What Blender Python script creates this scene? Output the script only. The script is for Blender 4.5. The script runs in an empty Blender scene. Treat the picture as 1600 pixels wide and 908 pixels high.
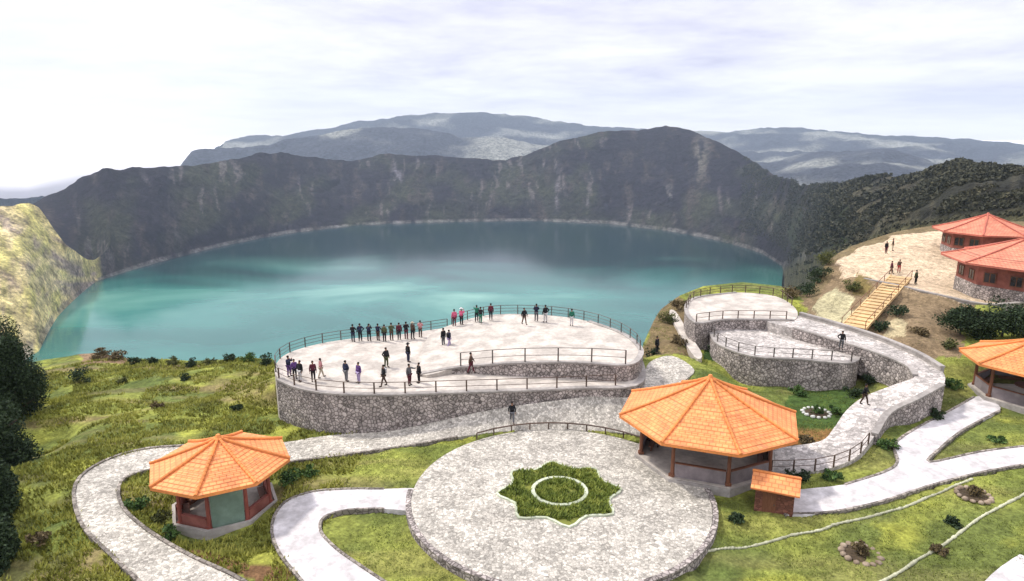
import bpy, bmesh, math, random
import numpy as np
from mathutils import Vector, Matrix
R = math.radians
random.seed(7)
SC = bpy.context.scene
COL = SC.collection

# ------------------------------------------------------------------ camera, sky, sun, exposure
F, PITCH, HC = 1042.0, R(12.92), 24.0
cam_d = bpy.data.cameras.new('camera'); cam = bpy.data.objects.new('camera', cam_d); COL.objects.link(cam)
cam.location = (0, 0, HC); cam.rotation_euler = (R(90) - PITCH, 0, 0)
cam_d.sensor_width = 36.0; cam_d.lens = 36.0 * F / 1600.0; cam_d.clip_start = 0.5; cam_d.clip_end = 90000
SC.camera = cam
SUN_ELEV, SUN_AZ = R(52), R(-62)            # azimuth measured from +Y (view direction) to the right
world = bpy.data.worlds.new('World'); SC.world = world; world.use_nodes = True
SC.view_settings.view_transform = 'Standard'; SC.view_settings.look = 'None'
SC.view_settings.exposure = 0.30; SC.view_settings.gamma = 1.0; SC.view_settings.use_curve_mapping = False
SC.cycles.volume_max_steps = 32
SC.cycles.max_bounces = 6; SC.cycles.diffuse_bounces = 3; SC.cycles.glossy_bounces = 2; SC.cycles.volume_bounces = 0
SC.cycles.transparent_max_bounces = 8
SC.cycles.use_denoising = True

def build_world():
    nt = world.node_tree; nt.nodes.clear()
    N, L = nt.nodes.new, nt.links.new
    out = N('ShaderNodeOutputWorld')
    sky = N('ShaderNodeTexSky'); sky.sky_type = 'NISHITA'; sky.sun_disc = False
    sky.sun_elevation = SUN_ELEV; sky.sun_rotation = SUN_AZ; sky.altitude = 3800
    b1 = N('ShaderNodeBackground'); b1.inputs[1].default_value = 0.13; L(sky.outputs[0], b1.inputs[0])
    tc = N('ShaderNodeTexCoord')
    sep = N('ShaderNodeSeparateXYZ'); L(tc.outputs['Generated'], sep.inputs[0])
    # project the view direction on a flat cloud deck so that the bands flatten towards the horizon
    zc = N('ShaderNodeMath'); zc.operation = 'MAXIMUM'; L(sep.outputs[2], zc.inputs[0]); zc.inputs[1].default_value = 0.0
    za = N('ShaderNodeMath'); za.operation = 'ADD'; L(zc.outputs[0], za.inputs[0]); za.inputs[1].default_value = 0.10
    dx = N('ShaderNodeMath'); dx.operation = 'DIVIDE'; L(sep.outputs[0], dx.inputs[0]); L(za.outputs[0], dx.inputs[1])
    dy = N('ShaderNodeMath'); dy.operation = 'DIVIDE'; L(sep.outputs[1], dy.inputs[0]); L(za.outputs[0], dy.inputs[1])
    cmb = N('ShaderNodeCombineXYZ'); L(dx.outputs[0], cmb.inputs[0]); L(dy.outputs[0], cmb.inputs[1])
    n1 = N('ShaderNodeTexNoise'); n1.inputs['Scale'].default_value = 0.62; n1.inputs['Detail'].default_value = 8
    n1.inputs['Roughness'].default_value = 0.60; n1.inputs['Distortion'].default_value = 0.15; L(cmb.outputs[0], n1.inputs['Vector'])
    r1 = N('ShaderNodeValToRGB'); L(n1.outputs[0], r1.inputs[0])
    r1.color_ramp.elements[0].position = 0.34; r1.color_ramp.elements[0].color = (0.60, 0.585, 0.74, 1)
    r1.color_ramp.elements[1].position = 0.62; r1.color_ramp.elements[1].color = (1.0, 0.99, 1.0, 1)
    e = r1.color_ramp.elements.new(0.47); e.color = (0.80, 0.785, 0.89, 1)
    # whiter near the horizon, brighter towards the zenith as under real overcast
    hz = N('ShaderNodeMapRange'); L(sep.outputs[2], hz.inputs[0]); hz.inputs[1].default_value = -0.02; hz.inputs[2].default_value = 0.095
    hz.inputs[3].default_value = 0.92; hz.inputs[4].default_value = 0.0
    mixh = N('ShaderNodeMix'); mixh.data_type = 'RGBA'; L(hz.outputs[0], mixh.inputs[0]); L(r1.outputs[0], mixh.inputs[6])
    mixh.inputs[7].default_value = (1.0, 0.985, 1.0, 1)
    zn = N('ShaderNodeMapRange'); L(sep.outputs[2], zn.inputs[0]); zn.inputs[1].default_value = 0.2; zn.inputs[2].default_value = 0.9
    zn.inputs[3].default_value = 1.0; zn.inputs[4].default_value = 1.75
    # thinner, brighter cloud on the side where the sun stands behind it
    dt = N('ShaderNodeVectorMath'); dt.operation = 'DOT_PRODUCT'; L(tc.outputs['Generated'], dt.inputs[0]); dt.inputs[1].default_value = (math.sin(SUN_AZ), math.cos(SUN_AZ), 0)
    gl = N('ShaderNodeMapRange'); L(dt.outputs['Value'], gl.inputs[0]); gl.inputs[1].default_value = .50; gl.inputs[2].default_value = .95; gl.inputs[4].default_value = .55; gl.interpolation_type = 'SMOOTHSTEP'
    mg = N('ShaderNodeMix'); mg.data_type = 'RGBA'; L(gl.outputs[0], mg.inputs[0]); L(mixh.outputs[2], mg.inputs[6]); mg.inputs[7].default_value = (1.06, 1.05, 1.05, 1)
    b2 = N('ShaderNodeBackground'); L(mg.outputs[2], b2.inputs[0]); L(zn.outputs[0], b2.inputs[1])
    ms = N('ShaderNodeMixShader'); ms.inputs[0].default_value = 0.93; L(b1.outputs[0], ms.inputs[1]); L(b2.outputs[0], ms.inputs[2])
    L(ms.outputs[0], out.inputs[0])
build_world()
sd = bpy.data.lights.new('sun', 'SUN'); sd.energy = 2.9; sd.angle = R(5); sd.color = (1.0, 0.95, 0.87)
sun = bpy.data.objects.new('sun', sd); COL.objects.link(sun)
sdir = Vector((math.sin(SUN_AZ) * math.cos(SUN_ELEV), math.cos(SUN_AZ) * math.cos(SUN_ELEV), math.sin(SUN_ELEV)))
sun.rotation_euler = (-sdir).to_track_quat('-Z', 'Y').to_euler(); sun.location = (-60, 20, 90)

# ------------------------------------------------------------------ geometry of the survey (photo points on known levels -> metres)
CP, SP = math.cos(PITCH), math.sin(PITCH)
def ray(px, py):
    a = (px - 800.0) / F; v = (py - 454.0) / F
    return a, CP - v * SP, -(SP + v * CP)
def P(px, py, z=0.0):
    a, b, c = ray(px, py); t = (z - HC) / c
    return Vector((a * t, b * t, z))
def az_r(px, py, z):
    p = P(px, py, z); return math.atan2(p.x, p.y), math.hypot(p.x, p.y)
def az_z(px, py, r):
    a, b, c = ray(px, py); h = math.hypot(a, b)
    return math.atan2(a, b), HC + r * c / h

# ------------------------------------------------------------------ noise
def vnoise(x, y, seed=0):
    x = np.asarray(x, float); y = np.asarray(y, float)
    xi = np.floor(x).astype(np.int64); yi = np.floor(y).astype(np.int64)
    fx = x - xi; fy = y - yi; fx = fx * fx * (3 - 2 * fx); fy = fy * fy * (3 - 2 * fy)
    def h(a, b):
        n = (a * 374761393 + b * 668265263 + seed * 974634777) & 0xFFFFFFFF
        n = ((n ^ (n >> 13)) * 1274126177) & 0xFFFFFFFF
        return ((n ^ (n >> 16)) & 0xFFFFFF) / float(0xFFFFFF)
    return (h(xi, yi) * (1 - fx) + h(xi + 1, yi) * fx) * (1 - fy) + (h(xi, yi + 1) * (1 - fx) + h(xi + 1, yi + 1) * fx) * fy
def fbm(x, y, o=4, seed=0):
    s = 0; a = 0.5; t = 0
    for k in range(o):
        s = s + a * vnoise(x * 2 ** k, y * 2 ** k, seed + k * 17); t += a; a *= 0.5
    return s / t
def ridged(x, y, o=4, seed=0):
    s = 0; a = 0.5; t = 0
    for k in range(o):
        s = s + a * (1 - np.abs(2 * vnoise(x * 2 ** k, y * 2 ** k, seed + k * 31) - 1)); t += a; a *= 0.5
    return s / t
def inpoly(x, y, poly):
    x = np.asarray(x, float); y = np.asarray(y, float); c = np.zeros(x.shape, bool); n = len(poly)
    for i in range(n):
        x0, y0 = poly[i][0], poly[i][1]; x1, y1 = poly[i - 1][0], poly[i - 1][1]
        if y0 == y1: continue
        c ^= ((y0 > y) != (y1 > y)) & (x < (x1 - x0) * (y - y0) / (y1 - y0) + x0)
    return c
def smooth_closed(pts, n=5):
    out = []; m = len(pts)
    for i in range(m):
        p0, p1, p2, p3 = pts[i - 1], pts[i], pts[(i + 1) % m], pts[(i + 2) % m]
        for k in range(n):
            out.append(cr(p0, p1, p2, p3, k / n))
    return out
def smooth_open(pts, n=5):
    q = [pts[0] * 2 - pts[1]] + list(pts) + [pts[-1] * 2 - pts[-2]]; out = []
    for i in range(1, len(q) - 2):
        for k in range(n): out.append(cr(q[i - 1], q[i], q[i + 1], q[i + 2], k / n))
    out.append(pts[-1].copy()); return out
def cr(p0, p1, p2, p3, t):
    return 0.5 * ((2 * p1) + (p2 - p0) * t + (2 * p0 - 5 * p1 + 4 * p2 - p3) * t * t + (3 * p1 - p0 - 3 * p2 + p3) * t ** 3)

# ------------------------------------------------------------------ materials
def mat(name, col, rough=0.85, col2=None, scale=3.0, detail=5, bump=0.0, metallic=0.0, spec=0.3, kind='noise', ramp=(0.35, 0.65), col3=None, scale3=0.3, stretch=None):
    m = bpy.data.materials.new(name); m.use_nodes = True; nt = m.node_tree
    b = nt.nodes['Principled BSDF']; N, L = nt.nodes.new, nt.links.new
    b.inputs['Roughness'].default_value = rough; b.inputs['Metallic'].default_value = metallic
    b.inputs['Specular IOR Level'].default_value = spec
    c = lambda v: (v[0], v[1], v[2], 1)
    if col2 is None: col2 = tuple(x * 0.82 for x in col)
    geo = N('ShaderNodeNewGeometry'); vec = geo.outputs['Position']
    if stretch:
        mp = N('ShaderNodeMapping'); mp.inputs['Scale'].default_value = stretch; L(vec, mp.inputs[0]); vec = mp.outputs[0]
    if kind == 'noise':
        n = N('ShaderNodeTexNoise'); n.inputs['Scale'].default_value = scale; n.inputs['Detail'].default_value = detail
        n.inputs['Roughness'].default_value = 0.65; L(vec, n.inputs['Vector']); fac = n.outputs[0]
    elif kind == 'stone':                     # rubble or cobbles: joints by distance to cell edge, tone per cell
        n = N('ShaderNodeTexVoronoi'); n.feature = 'DISTANCE_TO_EDGE'; n.inputs['Scale'].default_value = scale; L(vec, n.inputs['Vector']); fac = n.outputs['Distance']
    rp = N('ShaderNodeValToRGB'); L(fac, rp.inputs[0])
    rp.color_ramp.elements[0].position = ramp[0]; rp.color_ramp.elements[1].position = ramp[1]
    rp.color_ramp.elements[0].color = c(col2); rp.color_ramp.elements[1].color = c(col); outc = rp.outputs[0]
    if kind == 'stone':
        v2 = N('ShaderNodeTexVoronoi'); v2.inputs['Scale'].default_value = scale; L(vec, v2.inputs['Vector'])
        hs = N('ShaderNodeSeparateColor'); L(v2.outputs['Color'], hs.inputs[0])
        mr = N('ShaderNodeMapRange'); L(hs.outputs[0], mr.inputs[0]); mr.inputs[3].default_value = 0.55; mr.inputs[4].default_value = 1.2
        mx = N('ShaderNodeMix'); mx.data_type = 'RGBA'; mx.blend_type = 'MULTIPLY'; mx.inputs[0].default_value = 1.0
        L(outc, mx.inputs[6]); L(mr.outputs[0], mx.inputs[7]); outc = mx.outputs[2]
    n3 = N('ShaderNodeTexNoise'); n3.inputs['Scale'].default_value = scale3; n3.inputs['Detail'].default_value = 4; L(geo.outputs['Position'], n3.inputs['Vector'])
    r3 = N('ShaderNodeValToRGB'); L(n3.outputs[0], r3.inputs[0]); r3.color_ramp.elements[0].position = 0.4; r3.color_ramp.elements[1].position = 0.62
    mx = N('ShaderNodeMix'); mx.data_type = 'RGBA'; L(outc, mx.inputs[6])
    if col3 is None:
        mx.blend_type = 'MULTIPLY'; mx.inputs[0].default_value = 0.30; L(r3.outputs[0], mx.inputs[7])
    else:
        L(r3.outputs[0], mx.inputs[0]); mx.inputs[7].default_value = c(col3)
    L(mx.outputs[2], b.inputs['Base Color'])
    if bump:
        bp = N('ShaderNodeBump'); bp.inputs['Strength'].default_value = 0.8; bp.inputs['Distance'].default_value = bump
        L(fac, bp.inputs['Height']); L(bp.outputs[0], b.inputs['Normal'])
    return m

def roof_mat(name, col, col2, dark):
    """fired tiles in courses: rows from the height, columns from the angle about the apex are left to the mesh; here rows and tile tones"""
    m = bpy.data.materials.new(name); m.use_nodes = True; nt = m.node_tree; b = nt.nodes['Principled BSDF']; N, L = nt.nodes.new, nt.links.new
    b.inputs['Roughness'].default_value = 0.7; b.inputs['Specular IOR Level'].default_value = 0.35
    geo = N('ShaderNodeNewGeometry'); uv = N('ShaderNodeUVMap')
    br = N('ShaderNodeTexBrick'); L(uv.outputs[0], br.inputs['Vector']); br.inputs['Scale'].default_value = 1.0
    br.inputs['Color1'].default_value = (*col, 1); br.inputs['Color2'].default_value = (*col2, 1); br.inputs['Mortar'].default_value = (*dark, 1)
    br.inputs['Mortar Size'].default_value = 0.035; br.inputs['Brick Width'].default_value = 0.42; br.inputs['Row Height'].default_value = 0.36
    n = N('ShaderNodeTexNoise'); n.inputs['Scale'].default_value = 0.9; n.inputs['Detail'].default_value = 5; L(geo.outputs['Position'], n.inputs['Vector'])
    r3 = N('ShaderNodeValToRGB'); L(n.outputs[0], r3.inputs[0]); r3.color_ramp.elements[0].position = 0.3; r3.color_ramp.elements[1].position = 0.7
    r3.color_ramp.elements[0].color = (0.66, 0.62, 0.62, 1); r3.color_ramp.elements[1].color = (1, 1, 1, 1)
    mx = N('ShaderNodeMix'); mx.data_type = 'RGBA'; mx.blend_type = 'MULTIPLY'; mx.inputs[0].default_value = 1; L(br.outputs[0], mx.inputs[6]); L(r3.outputs[0], mx.inputs[7])
    n5 = N('ShaderNodeTexNoise'); n5.inputs['Scale'].default_value = 3.2; n5.inputs['Detail'].default_value = 6; L(geo.outputs['Position'], n5.inputs['Vector'])
    m5 = N('ShaderNodeMapRange'); L(n5.outputs[0], m5.inputs[0]); m5.inputs[1].default_value = .56; m5.inputs[2].default_value = .72; m5.inputs[4].default_value = .55
    x5 = N('ShaderNodeMix'); x5.data_type = 'RGBA'; L(m5.outputs[0], x5.inputs[0]); L(mx.outputs[2], x5.inputs[6]); x5.inputs[7].default_value = (*[c * .5 + .06 for c in dark], 1)
    L(x5.outputs[2], b.inputs['Base Color'])
    bp = N('ShaderNodeBump'); bp.inputs['Distance'].default_value = 0.03; bp.inputs['Strength'].default_value = 0.7; bp.invert = True
    L(br.outputs['Fac'], bp.inputs['Height']); L(bp.outputs[0], b.inputs['Normal'])
    return m

M = {}
M['cobble'] = mat('cobble', (0.60, 0.56, 0.49), 0.85, (0.36, 0.33, 0.28), 5.2, bump=0.02, kind='stone', ramp=(0.02, 0.11), scale3=0.5)
M['concrete'] = mat('concrete', (0.70, 0.665, 0.665), 0.8, (0.52, 0.49, 0.48), 2.4, bump=0.006, scale3=0.9)
M['terrace'] = mat('terrace_paving', (0.60, 0.545, 0.48), 0.8, (0.46, 0.41, 0.36), 3.0, bump=0.006, scale3=0.6)
M['ramp'] = mat('ramp_paving', (0.62, 0.57, 0.53), 0.85, (0.42, 0.38, 0.35), 3.6, bump=0.02, kind='stone', ramp=(0.02, 0.12), scale3=0.5)
M['stone'] = mat('rubble_stone', (0.50, 0.44, 0.41), 0.9, (0.13, 0.11, 0.10), 3.3, bump=0.08, kind='stone', ramp=(0.01, 0.16), scale3=0.6)
M['coping'] = mat('coping', (0.42, 0.39, 0.36), 0.85, (0.30, 0.27, 0.25), 2.5, bump=0.01)
M['kerb'] = mat('kerb_stone', (0.34, 0.30, 0.26), 0.9, (0.14, 0.12, 0.10), 2.4, bump=0.02, kind='stone', ramp=(0.02, 0.12))
M['darkkerb'] = mat('dark_kerb_stone', (0.13, 0.11, 0.09), 0.9, (0.06, 0.05, 0.04), 3, bump=0.02)
M['edgestone'] = mat('edging_stone', (0.56, 0.56, 0.40), 0.9, (0.38, 0.38, 0.26), 3)
M['whitekerb'] = mat('white_kerb', (0.62, 0.66, 0.52), 0.8, (0.42, 0.46, 0.32), 2)
M['roof_o'] = roof_mat('orange_tiles', (0.93, 0.39, 0.14), (0.87, 0.32, 0.11), (0.70, 0.235, 0.08))
M['roof_r'] = roof_mat('red_tiles', (0.80, 0.32, 0.19), (0.72, 0.26, 0.15), (0.52, 0.17, 0.11))
M['ridge_o'] = mat('orange_ridge_tiles', (0.86, 0.32, 0.09), 0.75, (0.72, 0.24, 0.075), 5)
M['ridge_r'] = mat('red_ridge_tiles', (0.60, 0.19, 0.13), 0.75, (0.46, 0.13, 0.09), 5)
M['wood'] = mat('brown_wood', (0.24, 0.10, 0.055), 0.65, (0.14, 0.055, 0.03), 6, stretch=(4, 4, 0.4))
M['redwood'] = mat('red_wood', (0.36, 0.10, 0.07), 0.6, (0.22, 0.06, 0.045), 6, stretch=(4, 4, 0.4))
M['paleadobe'] = mat('pale_plaster', (0.50, 0.47, 0.43), 0.85, (0.38, 0.34, 0.31), 1.5)
M['greywall'] = mat('violet_grey_plaster', (0.27, 0.23, 0.235), 0.85, (0.19, 0.16, 0.165), 1.5)
M['redwall'] = mat('red_brown_wall', (0.36, 0.135, 0.10), 0.85, (0.24, 0.08, 0.06), 1.4)
M['brickwall'] = mat('brown_brick', (0.26, 0.105, 0.07), 0.85, (0.12, 0.05, 0.035), 3.0, kind='stone', ramp=(0.01, 0.08), bump=0.01, stretch=(1, 1, 2))
M['panel'] = mat('green_panel', (0.24, 0.34, 0.27), 0.5, (0.18, 0.26, 0.2), 2)
M['metal'] = mat('grey_metal', (0.16, 0.14, 0.13), 0.45, (0.10, 0.09, 0.08), 6, metallic=0.5)
M['brownrail'] = mat('rusty_brown_metal', (0.13, 0.085, 0.06), 0.6, (0.08, 0.05, 0.04), 6)
M['goldwood'] = mat('golden_wood', (0.74, 0.52, 0.26), 0.7, (0.58, 0.38, 0.18), 4, bump=0.01)
M['soil'] = mat('soil', (0.10, 0.07, 0.04), 0.95, (0.05, 0.035, 0.02), 4, bump=0.05)
M['bark'] = mat('bark', (0.09, 0.065, 0.045), 0.95, (0.05, 0.035, 0.025), 8, bump=0.02)
M['glass'] = mat('dark_glass', (0.03, 0.035, 0.045), 0.12, (0.02, 0.02, 0.03), 1, spec=0.8)
M['rock'] = mat('pale_rock', (0.40, 0.32, 0.24), 0.9, (0.22, 0.16, 0.11), 2, bump=0.05)
M['whitepaint'] = mat('white_paint', (0.7, 0.7, 0.66), 0.5, (0.6, 0.6, 0.56), 3)

def leaf_mat(name, c1, c2, c3, scale=2.0):
    m = bpy.data.materials.new(name); m.use_nodes = True; nt = m.node_tree; b = nt.nodes['Principled BSDF']; N, L = nt.nodes.new, nt.links.new
    b.inputs['Roughness'].default_value = 0.75; b.inputs['Specular IOR Level'].default_value = 0.2
    geo = N('ShaderNodeNewGeometry'); n = N('ShaderNodeTexNoise'); n.inputs['Scale'].default_value = scale; n.inputs['Detail'].default_value = 6; L(geo.outputs['Position'], n.inputs['Vector'])
    ad = N('ShaderNodeMath'); ad.operation = 'MULTIPLY_ADD'; L(geo.outputs['Random Per Island'], ad.inputs[0]); ad.inputs[1].default_value = 0.35; L(n.outputs[0], ad.inputs[2])
    rp = N('ShaderNodeValToRGB'); L(ad.outputs[0], rp.inputs[0]); e = rp.color_ramp.elements
    e[0].position = 0.38; e[0].color = (*c1, 1); e[1].position = 0.98; e[1].color = (*c3, 1); k = e.new(0.66); k.color = (*c2, 1)
    L(rp.outputs[0], b.inputs['Base Color'])
    return m
M['leaf_dark'] = leaf_mat('dark_leaves', (0.012, 0.022, 0.010), (0.022, 0.04, 0.016), (0.05, 0.075, 0.03))
M['leaf_olive'] = leaf_mat('olive_leaves', (0.035, 0.042, 0.015), (0.075, 0.085, 0.025), (0.15, 0.15, 0.045))
M['leaf_green'] = leaf_mat('green_leaves', (0.025, 0.05, 0.014), (0.05, 0.10, 0.025), (0.11, 0.17, 0.04))
M['leaf_brown'] = leaf_mat('brown_leaves', (0.05, 0.035, 0.02), (0.10, 0.075, 0.035), (0.20, 0.15, 0.07))
M['grass'] = leaf_mat('grass_blades', (0.10, 0.10, 0.018), (0.24, 0.25, 0.045), (0.42, 0.40, 0.09), 0.45)
M['bedplants'] = leaf_mat('bed_plants', (0.06, 0.09, 0.018), (0.19, 0.24, 0.045), (0.38, 0.40, 0.09), 1.2)

# ------------------------------------------------------------------ object helpers
def tag(o, label=None, cat=None, group=None, kind=None):
    if label: o['label'] = label
    if cat: o['category'] = cat
    if group: o['group'] = group
    if kind: o['kind'] = kind
    return o
def empty(name, loc=(0, 0, 0), rz=0.0):
    o = bpy.data.objects.new(name, None); COL.objects.link(o); o.location = loc; o.rotation_euler = (0, 0, rz); o.empty_display_size = 0.3; return o
def link(name, me, parent=None):
    o = bpy.data.objects.new(name, me); COL.objects.link(o)
    if parent is not None: o.parent = parent
    return o
class MB:
    def __init__(s): s.bm = bmesh.new(); s.uv = s.bm.loops.layers.uv.new('UVMap')
    def poly(s, pts, uvs=None, mi=0):
        f = s.bm.faces.new([s.bm.verts.new(p) for p in pts]); f.material_index = mi
        if uvs:
            for l, u in zip(f.loops, uvs): l[s.uv].uv = u
        return f
    def box(s, c, size, rz=0.0, bev=0.0, mi=0, rot=None):
        r = bmesh.ops.create_cube(s.bm, size=1.0); vs = r['verts']
        m = Matrix.Translation(Vector(c)) @ (rot if rot is not None else Matrix.Rotation(rz, 4, 'Z')) @ Matrix.Diagonal((size[0], size[1], size[2], 1))
        bmesh.ops.transform(s.bm, matrix=m, verts=vs)
        for f in {f for v in vs for f in v.link_faces}: f.material_index = mi
        if bev: bmesh.ops.bevel(s.bm, geom=list({e for v in vs for e in v.link_edges}), offset=bev, segments=1, affect='EDGES')
        return vs
    def bar(s, a, b, w, h=None, n=6):
        a = Vector(a); b = Vector(b); d = b - a; L = d.length
        if L < 1e-5: return
        q = d.to_track_quat('Z', 'Y').to_matrix().to_4x4()
        if h is None:
            r = bmesh.ops.create_cone(s.bm, cap_ends=True, segments=n, radius1=w, radius2=w, depth=L)
            m = Matrix.Translation((a + b) / 2) @ q
        else:
            r = bmesh.ops.create_cube(s.bm, size=1.0); m = Matrix.Translation((a + b) / 2) @ q @ Matrix.Diagonal((w, h, L, 1))
        bmesh.ops.transform(s.bm, matrix=m, verts=r['verts'])
    def cone(s, a, b, r1, r2, n=8):
        a = Vector(a); b = Vector(b); d = b - a
        r = bmesh.ops.create_cone(s.bm, cap_ends=True, segments=n, radius1=r1, radius2=r2, depth=d.length)
        bmesh.ops.transform(s.bm, matrix=Matrix.Translation((a + b) / 2) @ d.to_track_quat('Z', 'Y').to_matrix().to_4x4(), verts=r['verts'])
    def blob(s, c, r, sub=2, jit=0.0):
        q = bmesh.ops.create_icosphere(s.bm, subdivisions=sub, radius=1.0)
        for v in q['verts']:
            k = 1 + random.uniform(-jit, jit); v.co = Vector((v.co.x * r[0] * k, v.co.y * r[1] * k, v.co.z * r[2] * k)) + Vector(c)
    def prism(s, pts, z0, z1, mi=0):
        n = len(pts)
        lo = [s.bm.verts.new((p[0], p[1], z0)) for p in pts]; hi = [s.bm.verts.new((p[0], p[1], z1)) for p in pts]
        for i in range(n):
            j = (i + 1) % n; s.bm.faces.new((lo[i], lo[j], hi[j], hi[i])).material_index = mi
        s.bm.faces.new(hi).material_index = mi; s.bm.faces.new(lo[::-1]).material_index = mi
    def build(s, name, m, parent=None, smooth=False, fixn=True):
        if fixn: bmesh.ops.recalc_face_normals(s.bm, faces=s.bm.faces)
        me = bpy.data.meshes.new(name); s.bm.to_mesh(me); s.bm.free()
        for x in (m if isinstance(m, (list, tuple)) else [m]): me.materials.append(x)
        if smooth: me.shade_smooth()
        return link(name, me, parent)
def pydata(name, co, faces, m, parent=None, smooth=False):
    me = bpy.data.meshes.new(name)
    co = np.asarray(co, dtype=np.float32); faces = np.asarray(faces, dtype=np.int32); k = faces.shape[1]
    me.vertices.add(len(co)); me.vertices.foreach_set('co', co.ravel())
    me.loops.add(faces.size); me.loops.foreach_set('vertex_index', faces.ravel())
    me.polygons.add(len(faces)); me.polygons.foreach_set('loop_start', np.arange(0, faces.size, k, dtype=np.int32))
    me.polygons.foreach_set('loop_total', np.full(len(faces), k, dtype=np.int32))
    me.update(calc_edges=True)
    for x in (m if isinstance(m, (list, tuple)) else [m]): me.materials.append(x)
    if smooth: me.shade_smooth()
    return link(name, me, parent)

# ================================================================== SITE PLAN
PLC = Vector((3.3, 42.0, 0.0)); PLR = 10.4
pl = lambda *a: [P(x, y, z) for x, y, z in a]
T1 = pl((656,584,3.0),(720,573,3.4),(800,567,4.0),(900,566,4.3),(978,570,4.3),(1000,556,4.3),(997,540,4.3),(970,520,4.3),(920,502,4.3),(850,492,4.3),(765,492,4.0),(706,507,3.4),(668,528,3.1))
T2 = pl((436,592,2.8),(430,572,2.8),(450,552,2.8),(500,537,2.8),(560,528,2.8),(630,522,2.8),(700,512,2.8),(800,505,2.8),(900,510,2.8),(985,540,2.8),(1003,575,2.8),(990,602,2.8),(900,606,2.8),(800,610,2.8),(700,613,2.8),(600,616,2.8),(520,614,2.8),(470,606,2.8))
PATH1 = pl((985,611,2.2),(900,622,2.0),(800,635,1.5),(700,653,.5),(600,671,-.5),(500,682,-.8),(452,690,-.9),(400,694,-.9),(330,695,-.9),(230,701,-.8),(160,722,-.7),(118,757,-.6),(125,815,-.5),(170,865,-.5),(240,930,-.5),(300,985,-.5),
           (490,985,-.5),(380,908,-.5),(300,870,-.5),(235,832,-.5),(195,797,-.5),(185,768,-.6),(200,745,-.7),(260,730,-.8),(340,724,-.85),(450,722,-.8),(560,708,-.6),(650,695,-.35),(715,683,-.12),(790,674,-.06),(880,672,-.06),(985,678,-.06),(1060,690,-.06),(1060,640,.6),(1065,600,1.4),(1085,578,1.9),(1050,556,2.2),(1015,566,2.2),(1004,592,1.8))
PATHW = pl((655,765,-.12),(600,764,-.2),(545,764,-.3),(490,768,-.3),(445,785,-.3),(425,820,-.35),(435,862,-.4),(470,906,-.4),(515,965,-.4),(660,965,-.4),(605,912,-.4),(560,882,-.35),(525,857,-.35),(501,830,-.3),(507,808,-.3),(545,797,-.3),(600,795,-.2),(652,796,-.12))
PATHE = pl((1225,803,-.1),(1300,800,0),(1380,783,.1),(1450,760,.2),(1530,739,.3),(1600,726,.4),(1720,712,.4),(1720,688,.5),(1600,697,.5),(1530,706,.4),(1452,722,.3),(1470,700,.4),(1505,672,.6),(1562,642,.9),(1548,626,.9),(1522,620,.9),(1480,644,.7),(1430,670,.5),(1398,694,.4),(1402,722,.3),(1380,738,.2),(1320,757,.1),(1225,770,-.1))
RAMP = pl((1205,738,.1),(1280,735,.2),(1335,716,.5),(1366,682,1),(1388,648,1.6),(1430,627,2.4),(1472,604,3),(1472,580,3.2),(1432,556,3.4),(1372,531,3.6),(1310,511,3.7),(1250,494,3.7),(1205,482,3.7),(1195,500,3.7),(1240,513,3.7),(1300,531,3.6),(1360,549,3.5),(1416,572,3.3),(1430,588,3),(1400,600,2.6),(1350,620,1.9),(1322,642,1.3),(1302,670,.8),(1280,690,.5),(1205,704,.1))
T3 = pl((1072,482,3.8),(1088,465,3.8),(1150,457,3.8),(1212,463,3.8),(1243,482,3.8),(1240,500,3.8),(1190,499,3.8),(1130,499,3.8),(1088,504,3.8))
T4 = pl((1112,520,2.6),(1128,508,2.6),(1180,505,2.6),(1240,512,2.6),(1300,524,2.6),(1338,545,2.6),(1330,566,2.6),(1250,561,2.6),(1175,556,2.6),(1125,538,2.6))
SAND = pl((1305,405,6.2),(1345,385,7),(1400,366,7.8),(1470,358,8.2),(1560,360,8.2),(1800,380,8),(1800,480,4.5),(1600,473,5),(1540,476,5),(1470,462,5.2),(1400,446,5.6),(1350,436,5.8))
BROW = pl((-900,640,-6),(-300,600,-6),(0,576,-5.5),(70,562,-5.5),(150,551,-5),(200,560,-4.5),(300,564,-4),(425,560,-3))
for (x, y, zg) in ((450,545,0),(500,527,0),(600,509,0),(700,493,0),(800,480,0),(860,480,0),(925,490,0),(1000,518,0)):
    p = P(x, y, 3.4); p.z = zg; BROW.append(p)
BROW += pl((1012,522,1),(1032,484,1.2),(1062,462,1.8),(1100,447,2.4),(1160,441,2.6),(1220,447,2.8),(1250,462,3),(1272,446,3.8),(1292,412,5.6),(1312,394,6.4),(1350,378,7.2),(1400,362,8),(1460,352,8.5),(1600,346,9),(1900,340,9),(2600,340,9))
CTRL = [tuple(p) for p in BROW]
SLABS = [(PATH1, .18), (PATHW, .18), (PATHE, .18), (RAMP, None), (T3, None), (T4, None), (T1, None), (T2, None)]
for sl, d in SLABS:
    if d: CTRL += [(p.x, p.y, p.z - .14) for p in sl]
for k in range(28):
    a = k * 2 * math.pi / 28; zz = -0.5 if math.sin(a) < 0.25 else -0.12 - 0.35 * (math.sin(a) < 0.45)
    CTRL.append((PLC.x + (PLR + .5) * math.cos(a), PLC.y + (PLR + .5) * math.sin(a), zz))
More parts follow.
